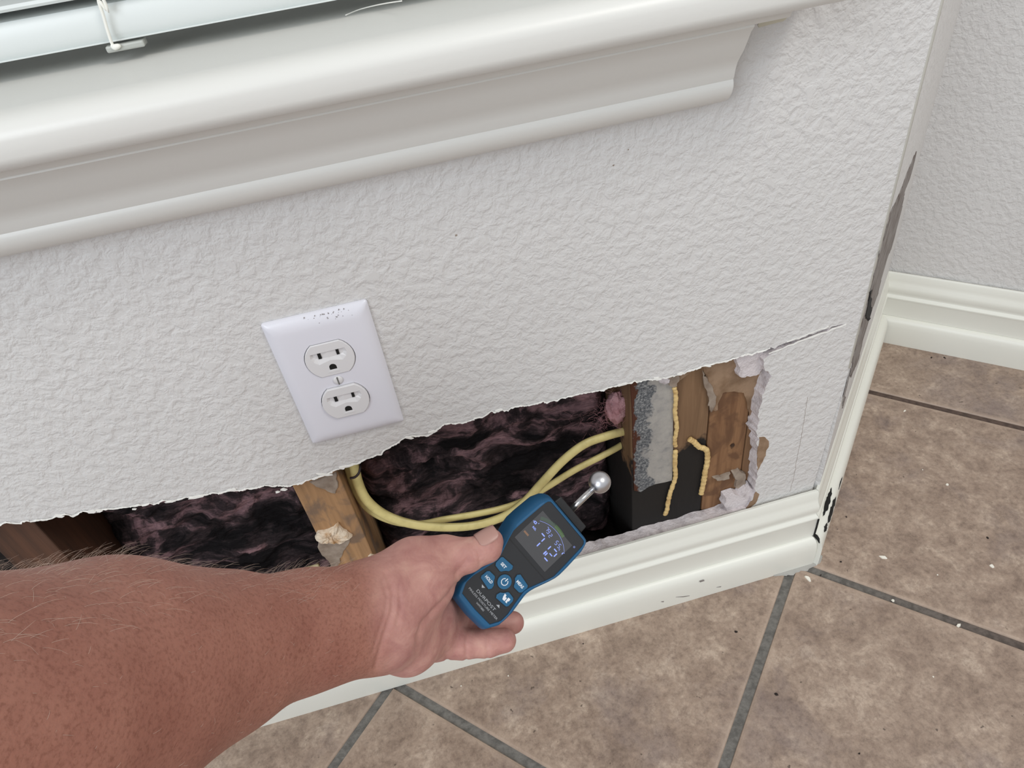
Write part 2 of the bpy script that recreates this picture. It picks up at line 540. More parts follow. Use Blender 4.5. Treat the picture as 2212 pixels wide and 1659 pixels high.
# paint dings
for px, py, r in [(1357, 323, .0006), (1325, 357, .0009), (985, 508, .0009)]:
    v, f = shard(wall_at(px, py), r, r * 0.7, -0.0003, random.random())
    mesh('paint_nick', v, f, M_greypaper, wf)

# corner bead
v, f = tube_vf([Vector((P1.x - 0.0006, 0.0006, 0.275)), Vector((P1.x - 0.0006, 0.0006, ZTOP))], 0.0013, 10)
mesh('corner_bead', v, f, M_base, wf, smooth=True)

def wall_slab(name, a, b, nrm, mat):
    t = 0.0127
    v = []
    for p in (a, b):
        for d in (0, -t):
            q = p + nrm * d
            v += [(q.x, q.y, 0), (q.x, q.y, ZTOP)]
    f = [(0, 4, 5, 1), (2, 3, 7, 6), (0, 1, 3, 2), (4, 6, 7, 5), (0, 2, 6, 4), (1, 5, 7, 3)]
    return mesh(name, v, f, mat)
wr = tag(wall_slab('wall_return', P1, P2, NR, M_wall), 'narrow angled return wall with torn corner', kind='structure')
wb = tag(wall_slab('wall_right', P2, P3, NF, M_wall), 'white textured wall at far right', kind='structure')

# torn strip on the return wall (exposed corner), shapes lie in the wall's own plane
def ret_at(px, py, off=0.0):
    q = P1 + NR * off
    return on_plane(px, py, (NR.x, NR.y, 0), (q.x, q.y, 0))
def ret_patch(name, pix, mat, parent, off, thick, amp=0.0):
    pts = []
    P = []
    for p in pix:
        q = ret_at(*p, off); s_ = (Vector((q.x, q.y)) - P1).dot(UR); s2 = min(max(s_, 0.0015), (P2 - P1).length - 0.002)
        b_ = P1 + UR * s2 + NR * off; P.append(Vector((b_.x, b_.y, q.z)))
    for i, a in enumerate(P):
        b = P[(i + 1) % len(P)]
        n = max(1, int((b - a).length / 0.008))
        for k in range(n):
            q = a.lerp(b, k / n) + Vector((UR.x, UR.y, 0)) * random.gauss(0, amp * 3) + Vector((0, 0, random.gauss(0, amp)))
            pts.append(q)
    bk = Vector((NR.x, NR.y, 0)) * -thick
    v, f = prism(pts, [p + bk for p in pts])
    return mesh(name, v, f, mat, parent)
ret_patch('torn_strip', [(1979, 332), (1975, 352), (1966, 385), (1956, 410), (1950, 440), (1945, 465), (1936, 500), (1925, 540), (1916, 560), (1905, 600), (1897, 635), (1884, 670), (1878, 690), (1866, 730), (1854, 780), (1838, 815), (1830, 812), (1842, 775), (1856, 715), (1866, 670), (1876, 632), (1888, 590), (1900, 545), (1912, 500), (1925, 460), (1940, 430), (1952, 400), (1964, 365)], M_exposed, wr, 0.0009, 0.0008, 0.0012)
ret_patch('torn_strip', [(1871, 660), (1882, 668), (1880, 690), (1868, 690)], M_black, wr, 0.0014, 0.0008, 0.001)
ret_patch('torn_strip', [(1824, 840), (1828, 842), (1822, 880), (1816, 878)], M_exposed, wr, 0.0014, 0.0008, 0.001)

# ------------------------------------------------------------------ baseboards (profile swept along walls with mitres)
BP = [(0.0, 0.1060), (0.0035, 0.1145), (0.0062, 0.1150), (0.0075, 0.1125), (0.0080, 0.1040), (0.0090, 0.0990), (0.0112, 0.0945), (0.0118, 0.0900), (0.0110, 0.0850), (0.0100, 0.0815), (0.0105, 0.0795), (0.0128, 0.0782), (0.0136, 0.0765), (0.0130, 0.0745), (0.0125, 0.0730), (0.0126, 0.0455)]
SP = [(0.0126, 0.0452), (0.0150, 0.0448), (0.0178, 0.0425), (0.0196, 0.0380), (0.0206, 0.0310), (0.0208, 0.0200), (0.0206, 0.0060), (0.0202, 0.0000)]
def offset_line(a, u, n, d):
    return a + n * d
def isect(p, u, q, w):
    det = u.x * (-w.y) + w.x * u.y
    r = q - p
    t = (r.x * (-w.y) + w.x * r.y) / det
    return p + u * t
XF = Vector((1, 0)); NFR = Vector((0, -1))
RS = 0.0055          # the return board sits into the worn corner
def corner_pts(prof, kind):
    out = []
    for d, z in prof:
        if kind == 'start': q = P0 + NFR * d
        elif kind == 'outer': q = isect(P0 + NFR * d, XF, P1 + NR * (d - RS), UR)
        elif kind == 'inner': q = isect(P1 + NR * (d - RS), UR, P2 + NF * d, UFW)
        else: q = P3 + NF * d
        out.append(Vector((q.x, q.y, z)))
    return out
def sweep(name, prof, k0, k1, mat, parent=None, closed_back=True, gap0=0.0, gap1=0.0):
    A = corner_pts(prof, k0); B = corner_pts(prof, k1)
    u = (B[0] - A[0]).normalized()
    A = [a + u * gap0 for a in A]; B = [b - u * gap1 for b in B]
    nseg = 40
    nrm = NFR if k0 == 'start' else (NR if k0 == 'outer' else NF)
    back = [Vector((0, 0, 0))]
    n = len(prof)
    # close the section along the wall
    def close(L):
        e = L[-1] - Vector((nrm.x, nrm.y, 0)) * prof[-1][0]
        s = L[0] - Vector((nrm.x, nrm.y, 0)) * prof[0][0]
        return L + [e, s]
    A2, B2 = close(A), close(B)
    m = len(A2)
    V = []; Fc = []
    for i in range(nseg + 1):
        for a, b in zip(A2, B2):
            V.append(a.lerp(b, i / nseg))
    for i in range(nseg):
        for k in range(m):
            a = i * m + k; b = i * m + (k + 1) % m
            Fc.append((a, b, b + m, a + m))
    Fc.append(tuple(range(m))); Fc.append(tuple(range(nseg * m, (nseg + 1) * m)))
    o = mesh(name, V, Fc, mat, parent)
    for p in o.data.polygons: p.use_smooth = len(p.vertices) == 4
    o.data.set_sharp_from_angle(angle=math.radians(48))
    return o
bf = tag(sweep('baseboard_front', BP, 'start', 'outer', M_base, gap1=0.0006), 'white moulded baseboard under the hole', kind='structure')
sweep('shoe_moulding', SP, 'start', 'outer', M_base, bf, gap1=0.0022)
br = tag(sweep('baseboard_return', BP, 'outer', 'inner', M_base), 'chipped cream baseboard on the angled return', kind='structure')
sweep('shoe_moulding', [(0.0126 + (d - 0.0126) * 1.45, z) for d, z in SP], 'outer', 'inner', M_base, br, gap0=0.001)
bb = tag(sweep('baseboard_right', BP, 'inner', 'end', M_base), 'white moulded baseboard at far right', kind='structure')
sweep('shoe_moulding', SP, 'inner', 'end', M_base, bb)

# black chipped spots on the return baseboard and at the mitre
def bpatch(pix, off, tilt=0.0):
    return ret_patch('chipped_mouldy_spot', pix, M_black, br, off, 0.0012, 0.00012)
SPR = [(0.0126 + (d - 0.0126) * 1.45 - RS, z) for d, z in SP]
def on_shoe(s_, t, lift=0.0004):
    i = min(int(t), len(SPR) - 2); f_ = t - i
    d = SPR[i][0] * (1 - f_) + SPR[i + 1][0] * f_ + lift; z = SPR[i][1] * (1 - f_) + SPR[i + 1][1] * f_ + lift
    q = P1 + UR * s_ + NR * d
    return Vector((q.x, q.y, z))
def board_spot(rows):
    V = []; Fc = []
    n_ = 5
    for s_, t0, t1 in rows:
        for k in range(n_): V.append(on_shoe(s_ + random.uniform(-.0006, .0006), t0 + (t1 - t0) * k / (n_ - 1)))
    for i in range(len(rows) - 1):
        for k in range(n_ - 1): a = i * n_ + k; Fc.append((a, a + 1, a + n_ + 1, a + n_))
    o = mesh('chipped_mouldy_spot', V, Fc, M_black, br)
    md = o.modifiers.new('thickness', 'SOLIDIFY'); md.thickness = 0.0003
    return o
def ragged(s0, s1, a, b, n=16):
    R_ = []
    for i in range(n + 1):
        u = i / n; env = math.sin(math.pi * u) ** 0.6
        m_ = (a + b) / 2 + random.uniform(-.12, .12); w_ = (b - a) / 2 * env * random.uniform(.55, 1.1)
        R_.append((s0 + (s1 - s0) * u, max(0.02, m_ - w_), m_ + w_))
    return R_
board_spot(ragged(.020, .066, 0.2, 1.5))
board_spot(ragged(.018, .060, 2.0, 3.9))
board_spot(ragged(.002, .016, 1.9, 3.1, 9))
board_spot(ragged(.074, .095, 2.9, 3.4, 9))
# dark gap between the two boards, shown as the open mitre
def seam(pix, y, r, parent, name='open_mitre_gap'):
    pts = [wall_at(px, py, y) for px, py in pix]
    v, f = tube_vf(pts, r, 6)
    return mesh(name, v, f, M_black, parent)
mo = corner_pts(BP[-4:], 'outer')
v, f = tube_vf([mo[1] + Vector((0, -.0003, 0)), mo[1].lerp(mo[3], .5) + Vector((0.0003, -.0003, 0)), mo[3] + Vector((0, -.0003, 0))], 0.0010, 6); mesh('open_mitre_gap', v, f, M_black, bf)
so = corner_pts(SP, 'outer')
v, f = tube_vf([p + Vector((0.0006, 0.0002, 0.0006)) for p in so[:4]], [0.0016, 0.0020, 0.0016, 0.0006], 6); mesh('open_mitre_gap', v, f, M_black, bf)
# caulk smears and specks at the floor line
cl = [floor_at(px, py) for px, py in ((1672, 1245), (1690, 1240), (1705, 1236), (1722, 1231), (1740, 1226), (1757, 1220), (1768, 1214), (1776, 1204))]
cl = [q for a_, b_ in zip(cl[:-1], cl[1:]) for q in (a_, a_.lerp(b_, .33), a_.lerp(b_, .66))] + [cl[-1]]
V = []; Fc = []
for i, q in enumerate(cl):
    w_ = (0.002 + 0.006 * abs(mnoise.noise(Vector((q.x * 120, 2.2, 0))))) * min(1, i / 3, (len(cl) - 1 - i) / 2 + .2)
    V += [Vector((q.x, q.y + 0.002, 0.0026)), Vector((q.x, q.y - w_ * .5, 0.0020)), Vector((q.x + random.uniform(-.0008, .0008), q.y - w_, -0.0006))]
for i in range(len(cl) - 1):
    a_ = i * 3; Fc += [(a_, a_ + 1, a_ + 4, a_ + 3), (a_ + 1, a_ + 2, a_ + 5, a_ + 4)]
mesh('caulk_smear', V, Fc, M_caulk, bf, smooth=True)
for pix in [[(1511, 1256), (1520, 1253), (1522, 1255), (1513, 1258)], [(1428, 1300), (1434, 1299), (1433, 1301)], [(1548, 1269), (1558, 1267), (1557, 1268.5)], [(1460, 1290), (1490, 1287.5), (1476, 1290)]]:
    pts = [wall_at(px, py, -0.0212) for px, py in pix]
    v, f = prism(pts, [p + Vector((0, 0.0006, 0)) for p in pts])
    mesh('scuff_mark', v, f, M_exposed, bf)

# ------------------------------------------------------------------ window sill, apron, window and blind
def xsweep(name, prof, x0, x1, mat, parent=None, smooth=True):
    n = len(prof)
    V = [Vector((x0, y, z)) for y, z in prof] + [Vector((x1, y, z)) for y, z in prof]
    Fc = [(i, (i + 1) % n, n + (i + 1) % n, n + i) for i in range(n)]
    t = tessellate_polygon([[Vector((y, z, 0)) for y, z in prof]])
    Fc += [tuple(q) for q in t] + [tuple(n + i for i in reversed(q)) for q in t]
    o = mesh(name, V, Fc, mat, parent)
    if smooth:
        for p in o.data.polygons: p.use_smooth = len(p.vertices) == 4
        o.data.set_sharp_from_angle(angle=math.radians(40))
    return o
def arc(cy, cz, ry, rz, a0, a1, n):
    return [(cy + ry * math.cos(math.radians(a0 + (a1 - a0) * i / n)), cz + rz * math.sin(math.radians(a0 + (a1 - a0) * i / n))) for i in range(n + 1)]
stool_prof = [(0.105, 0.6225), (-0.046, 0.6225)] + arc(-0.0475, 0.6125, 0.0145, 0.0100, 88, 180, 9) + arc(-0.053, 0.6070, 0.009, 0.0085, 190, 262, 5) + [(-0.0445, 0.5988), (0.105, 0.5988)]
stool = tag(xsweep('trim_1', stool_prof, -1.25, 0.372, M_trim), 'rounded white window sill board below the blind', kind='structure')
fil_prof = [(-0.0005, 0.5990), (-0.0425, 0.5990), (-0.0432, 0.5965), (-0.0420, 0.5945), (-0.0405, 0.5920), (-0.0005, 0.5905)]
xsweep('sill_fillet', fil_prof, -1.25, 0.334, M_trim, stool)
ap_prof = [(-0.0003, 0.5925), (-0.0368, 0.5922), (-0.0375, 0.5900), (-0.0345, 0.5868), (-0.0318, 0.5818), (-0.0285, 0.5760), (-0.0250, 0.5715), (-0.0224, 0.5680), (-0.0208, 0.5635), (-0.0200, 0.5594), (-0.0193, 0.5580), (-0.0199, 0.5566), (-0.0203, 0.5540), (-0.0190, 0.5500), (-0.0165, 0.5465), (-0.0120, 0.5435), (-0.0070, 0.5412), (-0.0003, 0.5402)]
apron = tag(xsweep('trim_2', ap_prof, -1.25, 0.3155, M_trim), 'white cove moulding under the window sill', kind='structure')
# yellowed caulk where the sill end meets the wall
pts = jag([wall_at(*p, -0.0004) for p in [(1636, 52), (1668, 22), (1700, 14), (1712, 30), (1690, 44), (1665, 52), (1640, 62)]], 0.0005, 0.005, closed=True)
v, f = prism(pts, [p + Vector((0, 0.0003, 0)) for p in pts])
mesh('old_caulk', v, f, flat_mat('yellowed_caulk', srgb(205, 199, 180), 0.6), wf)
# brown nick in the apron
c = on_plane(1245, 180, (0, 1, 0), (0, -0.0262, 0))
v, f = shard(c, 0.0036, 0.0011, c.y - 0.0006, 0.15, 0.003)
mesh('paint_chip_hole', v, f, flat_mat('bare_wood_nick', srgb(110, 72, 44), 0.9), apron)
for px, py, w in [(720, 172, .006), (745, 168, .004), (690, 178, .003), (108, 502, .001)]:
    c = on_plane(px, py, (0, 1, 0), (0, -0.0605 if py < 300 else -0.0192, 0))
    v, f = shard(c, w, 0.0004, c.y, 0.05, 0.001)
    mesh('scuff_mark', v, f, M_exposed, stool if py < 300 else apron)

M_dglass, nt, p = new_mat('window_glass')
p.inputs['Base Color'].default_value = srgb(44, 50, 52); p.inputs['Roughness'].default_value = 0.06
win = tag(empty('window_1', (-0.39, 0.09, 0.60)), 'window behind the closed white blind', kind='structure')
for nm, a in (('jamb', (-1.075, -1.05, 0.0005, 0.1, .60, 1.975)), ('jamb', (.262, .285, 0.0130, 0.1, .6235, 1.975)), ('head', (-1.05, .262, .0130, .1, 1.95, 1.975))):
    box(nm, *a, M_trim, win, 0.001)
for nm, a in (('sash_rail', (-1.05, .262, .082, .1, .6235, .675)), ('sash_rail', (-1.05, .262, .082, .1, 1.90, 1.95)), ('sash_stile', (-1.05, -1.0, .082, .1, .675, 1.9)), ('sash_stile', (.212, .262, .082, .1, .675, 1.9))):
    box(nm, *a, M_trim, win, 0.001)
box('pane', -1.0, .212, .089, .093, .675, 1.9, M_dglass, win)

M_blind = flat_mat('blind_vinyl', srgb(220, 224, 222), 0.35)
M_cord = flat_mat('blind_cord', srgb(238, 236, 228), 0.8)
M_clear = flat_mat('clear_plastic', srgb(176, 178, 172), 0.2)
blind = tag(empty('window_blind', (-0.4, 0.05, 0.63)), 'white slatted window blind lowered to the sill', 'blind')
BY, BZ = -0.018, 0.0030
rail_prof = [(0.020, 0.6290)] + arc(0.023, 0.6372, 0.0030, 0.0080, 255, 105, 8) + [(0.026, 0.6455), (0.044, 0.6462), (0.066, 0.6455)] + arc(0.068, 0.637, 0.003, 0.008, 75, -75, 6) + [(0.064, 0.6285), (0.026, 0.6280)]
rail_prof = [(y + BY, z + BZ) for y, z in rail_prof]
xsweep('bottom_rail', rail_prof, -1.04, 0.2555, M_blind, blind)
sl_prof = [(0.018, 0.0), (0.0172, 0.0012), (0.018, 0.0026), (0.030, 0.0040), (0.044, 0.0046), (0.058, 0.0040), (0.070, 0.0026), (0.0708, 0.0012), (0.070, 0.0), (0.058, 0.0014), (0.044, 0.002), (0.030, 0.0014)]
sl_prof = [(y + BY, z + BZ) for y, z in sl_prof]
s0 = xsweep('slat', sl_prof, -1.04, 0.2555, M_blind, blind)
s0.location = (0, 0, 0.6492)
for k in range(1, 31):
    s = s0.copy(); COL.objects.link(s); s.parent = blind; s.matrix_parent_inverse = s0.matrix_parent_inverse.copy()
    s.location = (0, 0, 0.6492 + (0.0 if k == 0 else 0.0415 * k))
# ladder cords and tie-offs
def cord(pts):
    v, f = tube_vf(spline(pts, 5), 0.0008, 8)
    mesh('ladder_cord', v, f, M_cord, blind, smooth=True)
cd = [on_plane(px, py, (0, 1, 0), (0, yy, 0)) for px, py, yy in ((206, -40, .0160 + BY), (212, 0, .0162 + BY), (222, 30, .0165 + BY), (230, 58, .0170 + BY), (238, 84, .0175 + BY), (243, 97, .0178 + BY))]
cx = cd[-1].x
cord([Vector((cd[0].x - 0.006, 0.0158 + BY, 1.93)), Vector((cd[0].x - 0.004, 0.0158 + BY, 0.80))] + cd)
cord([Vector((cx - 0.632, 0.0158 + BY, 1.93)), Vector((cx - 0.63, 0.0158 + BY, 0.80)), Vector((cx - 0.62, 0.0175 + BY, 0.634))])
kp = [on_plane(243, 97, (0, 1, 0), (0, .0178 + BY, 0)), on_plane(247, 102, (0, 1, 0), (0, .0170 + BY, 0)), on_plane(260, 98, (0, 1, 0), (0, .0165 + BY, 0))]
v, f = tube_vf(spline(kp, 4), [0.0010, 0.0012, 0.0012, 0.0013, 0.0014, 0.0014, 0.0013, 0.0011, 0.0006], 8)
mesh('cord_knot', v, f, M_cord, blind, smooth=True)
v, f = box_vf(cx - 0.004, cx + 0.0145, 0.0175 + BY, 0.026 + BY, 0.6248 + BZ, 0.6278 + BZ)
o = mesh('cord_plug', v, f, M_clear, blind); bevel(o, 0.0008)
# loose thread hanging at the sill
tp = [floor_at(746, 33, .6232), floor_at(775, 21, .6240), floor_at(805, 13, .6252), floor_at(835, 7, .6268), floor_at(868, 2, .6290)]
v, f = tube_vf(spline(tp, 5), 0.0003, 6)
o = mesh('loose_thread', v, f, M_cord, smooth=True)
tag(o, 'fine white thread curling up from the sill below the blind', 'thread')

# ------------------------------------------------------------------ outlet
M_plate = flat_mat('outlet_plastic', srgb(226, 226, 234), 0.28)
M_recept = flat_mat('receptacle_plastic', srgb(222, 221, 222), 0.3)
M_slot = flat_mat('slot_dark', srgb(8, 8, 8), 0.7)
px0, px1, pz0, pz1 = 0.0000, 0.0709, 0.3464, 0.4586
pcx = (px0 + px1) / 2; pcz = (pz0 + pz1) / 2
out = tag(empty('electrical_outlet', (pcx, 0, pz0)), 'white duplex electrical outlet with plate on the textured wall', 'outlet')
def rrect(hw, hh, r, y, n=5):
    L = []
    for sx, sz, a0 in ((1, 1, 0), (-1, 1, 90), (-1, -1, 180), (1, -1, 270)):
        for i in range(n + 1):
            a = math.radians(a0 + 90 * i / n)
            L.append(Vector((pcx + sx * (hw - r) + r * math.cos(a), y, pcz + sz * (hh - r) + r * math.sin(a))))
    return L
HW, HH = (px1 - px0) / 2, (pz1 - pz0) / 2
rings = [rrect(HW, HH, .0018, -0.0001), rrect(HW, HH, .0018, -0.0014), rrect(HW - .0006, HH - .0006, .002, -0.0024), rrect(HW - .0028, HH - .0028, .0032, -0.0042), rrect(HW - .0062, HH - .0062, .004, -0.0055), rrect(HW - .0095, HH - .0095, .004, -0.0059)]
RCZ = (wall_at(712.5, 775, -.006).z, wall_at(747.5, 864.5, -.006).z)
RCX = (wall_at(712.5, 775, -.006).x + wall_at(747.5, 864.5, -.006).x) / 2
def duplex_outline(cx_, cz_, R, hh, y, n=10):
    L = []
    a0 = math.asin(hh / R)
    for i in range(n + 1):
        a = -a0 + 2 * a0 * i / n
        L.append(Vector((cx_ + R * math.cos(a), y, cz_ + R * math.sin(a))))
    for i in range(n + 1):
        a = math.pi - a0 + 2 * a0 * i / n
        L.append(Vector((cx_ + R * math.cos(a), y, cz_ + R * math.sin(a))))
    return L
m = len(rings[0]); V = [p for r in rings for p in r]; Fc = []
for k in range(len(rings) - 1):
    for i in range(m):
        Fc.append((k * m + i, k * m + (i + 1) % m, (k + 1) * m + (i + 1) % m, (k + 1) * m + i))
holes = [duplex_outline(RCX, z, 0.01735, 0.01425, -0.0059) for z in RCZ]
top0 = (len(rings) - 1) * m
tt = tessellate_polygon([[Vector((p.x, p.z, 0)) for p in L] for L in (rings[-1], holes[0], holes[1])])
h0 = len(V); nh = len(holes[0])
V += holes[0] + holes[1]
gi = list(range(top0, top0 + m)) + list(range(h0, h0 + 2 * nh))
Fc += [tuple(gi[i] for i in t) for t in tt]
for hh_ in range(2):
    b_ = len(V); V += [p + Vector((0, 0.0035, 0)) for p in holes[hh_]]
    for i in range(nh): Fc.append((h0 + hh_ * nh + i, h0 + hh_ * nh + (i + 1) % nh, b_ + (i + 1) % nh, b_ + i))
plate = mesh('wall_plate', V, Fc, M_plate, out)
for p in plate.data.polygons: p.use_smooth = True
plate.data.set_sharp_from_angle(angle=math.radians(35))
# mould specks on the plate's upper edge
sp = []
for _ in range(34):
    u = random.gauss(0.66, 0.13); w = random.uniform(0.0, 1.0) ** 0.8
    c = Vector((px0 + u * (px1 - px0), 0, pz1 - 0.0012 - 0.008 * w * random.random()))
    yy = -0.0050 if (pz1 - c.z) > 0.004 else -0.0037
    r = random.uniform(0.00012, 0.0003)
    sp.append(prism([Vector((c.x + math.cos(a) * r * 1.3, yy - 0.0007, c.z + math.sin(a) * r)) for a in (0, 1.2, 2.5, 3.8, 5.1)], [Vector((c.x + math.cos(a) * r * 1.3, yy + 0.0006, c.z + math.sin(a) * r)) for a in (0, 1.2, 2.5, 3.8, 5.1)]))
joined('mould_specks', sp, M_exposed, plate, 'stuff')

def receptacle(cx_, cz_, yo):
    R, hh = 0.0169, 0.0138
    # face with wells
    o1 = duplex_outline(cx_, cz_, R, hh, -0.0030); o2 = duplex_outline(cx_, cz_, R, hh, yo + 0.0004); o3 = duplex_outline(cx_, cz_, R - 0.0005, hh - 0.0005, yo)
    mm = len(o1)
    V = o1 + o2 + o3; Fc = []
    for k in range(2):
        for i in range(mm):
            Fc.append((k * mm + i, k * mm + (i + 1) % mm, (k + 1) * mm + (i + 1) % mm, (k + 1) * mm + i))
    def q(x, z, d): return Vector((cx_ + x / 1000, yo + d / 1000, cz_ + z / 1000))
    D = 1.7
    rim = [q(-12, 7.0, 0), q(12, 7.0, 0), q(12.6, 3.5, 0), q(11.2, 0.2, 0), q(8.2, -2.6, 0), q(0, -0.6, 0), q(-8.2, -2.6, 0), q(-11.2, 0.2, 0), q(-12.6, 3.5, 0)]
    flo = [q(-10.4, 6.6, D), q(10.4, 6.6, D), q(10.4, 3.5, D), q(9.4, 2.0, D), q(6.4, 1.6, D), q(0, 1.4, D * .45), q(-6.4, 1.6, D), q(-9.4, 2.0, D), q(-10.4, 3.5, D)]
    # outer ring face between o3 and the rim via tessellation
    tr = tessellate_polygon([[Vector((p.x, p.z, 0)) for p in o3], [Vector((p.x, p.z, 0)) for p in rim]])
    base = len(V); V += rim
    idx = list(range(2 * mm, 3 * mm)) + list(range(base, base + 9))
    Fc += [tuple(idx[i] for i in t) for t in tr]
    b2 = len(V); V += flo
    for i in range(9): Fc.append((base + i, base + (i + 1) % 9, b2 + (i + 1) % 9, b2 + i))
    rt = len(V); V.append(q(0, 6.6, D * .45))
    Fc += [(b2 + 0, rt, b2 + 5, b2 + 6, b2 + 7, b2 + 8), (rt, b2 + 1, b2 + 2, b2 + 3, b2 + 4, b2 + 5)]
    r = mesh('receptacle', V, Fc, M_recept, out)
    for (x0, x1, z0, z1) in ((-7.3, -5.1, 1.6, 6.4), (5.4, 7.3, 1.9, 6.4)):
        v_, f_ = box_vf(cx_ + x0 / 1000, cx_ + x1 / 1000, yo + 0.0009, yo + 0.0035, cz_ + z0 / 1000, cz_ + z1 / 1000)
        mesh('slot', v_, f_, M_slot, r)
    g = [(math.cos(math.radians(t)) * 2.5, max(-1.5, -0.0) + math.sin(math.radians(t)) * 2.5) for t in range(0, 181, 20)] + [(-2.5, -2.0), (2.5, -2.0)]
    L = [Vector((cx_ + x / 1000, yo - 0.00008, cz_ + (z - 6.6) / 1000)) for x, z in g]
    v_, f_ = prism(L, [p + Vector((0, 0.004, 0)) for p in L]); mesh('ground_hole', v_, f_, M_slot, r)
    L = [Vector((cx_ + x / 1000, yo - 0.0003, cz_ + z / 1000)) for x, z in ((-3.4, -9.6), (3.4, -9.6), (4.2, -10.9), (-4.2, -10.9))]
    v_, f_ = prism(L, [p + Vector((0, 0.001, 0)) for p in L]); mesh('ground_lip', v_, f_, M_recept, r)
    return r
box('gap_shade_backing', pcx - .026, pcx + .026, -0.0024, -0.0003, RCZ[1] - .019, RCZ[0] + .019, M_slot, out)  # black sheet stands in for the shade in the gaps round the receptacles
receptacle(RCX, RCZ[0], -0.0068)
receptacle(RCX, RCZ[1], -0.0078)
sc_c = Vector((RCX, -0.0060, (RCZ[0] + RCZ[1]) / 2))
V = []; Fc = []
for k, (r, d) in enumerate(((.0036, 0), (.0035, .0005), (.0027, .0010), (.0014, .0013))):
    for i in range(20):
        a = 2 * math.pi * i / 20; V.append(sc_c + Vector((math.cos(a) * r, -d, math.sin(a) * r)))
for k in range(3):
    for i in range(20): Fc.append((k * 20 + i, k * 20 + (i + 1) % 20, (k + 1) * 20 + (i + 1) % 20, (k + 1) * 20 + i))
Fc.append(tuple(range(60, 80)))
scr = mesh('screw', V, Fc, M_recept, out, smooth=True)
box('screw_slot', sc_c.x - .0005, sc_c.x + .0005, sc_c.y - .00145, sc_c.y + 0.0005, sc_c.z - .0032, sc_c.z + .0032, flat_mat('slot_grey', srgb(110, 110, 108), .6), scr)

# ------------------------------------------------------------------ inside the wall cavity
YS = TH                                # stud faces sit against the back of the drywall
YB = TH + 0.089
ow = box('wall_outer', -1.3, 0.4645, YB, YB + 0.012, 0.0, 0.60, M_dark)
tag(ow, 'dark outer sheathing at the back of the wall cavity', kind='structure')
o = box('sole_plate', -0.50, 0.44, YS + 0.0005, YB - 0.0005, 0.0, 0.038, M_dark)  # dark brown board with near-black blotches
tag(o, 'dark sole plate board at the bottom of the wall cavity', 'board')
o = box('light_stop_plate', -0.50, 0.46, YS + 0.0005, YB - 0.0005, 0.555, 0.593, M_wood)  # unseen, added so no light leaks into the cavity from above
tag(o, 'unseen framing board added under the window to keep light out of the cavity', 'board')
def stud(x0, x1, mat, label, z1=0.5545):
    v, f = box_vf(x0, x1, YS + 0.0003, YB - 0.0005, 0.0385, z1)
    o = mesh('wall_stud', v, f, mat); bevel(o, 0.0012, 2)
    tag(o, label, 'stud', 'studs inside the wall')
    return o
xl0 = wall_at(632, 1052, YS).x; xl1 = wall_at(750, 1020, YS).x
stud(xl0, xl0 + 0.0385, M_woodL, 'pale pine stud with drywall scraps below the outlet')
xA0 = wall_at(1362, 840, YS).x; xA1 = wall_at(1530, 900, YS).x
stud(xA0, xA0 + 0.0757, M_woodA, 'mould-blackened stud with metal plate at the right of the hole')
red_stud = stud(xA0 + 0.0769, xA0 + 0.1170, M_woodB, 'reddish pine stud at the far right end of the hole')
stud(xA0 + 0.1180, xA0 + 0.156, M_wood, 'corner stud mostly hidden behind the ragged right edge')
stud(wall_at(75, 1130, YS).x - 0.038, wall_at(75, 1130, YS).x, wood_mat('stud_dark', srgb(92, 60, 42), srgb(64, 42, 30)), 'dark brown stud at the far left end of the hole')
e = box('wall_stud', -0.50, -0.462, YS + 0.0003, YB - 0.0005, 0.0385, 0.5545, M_wood)  # unseen, added to shut light out at the cavity's left end
tag(e, 'unseen stud added at the outermost left, beyond the dark brown one, to keep light out', 'stud', 'studs inside the wall')

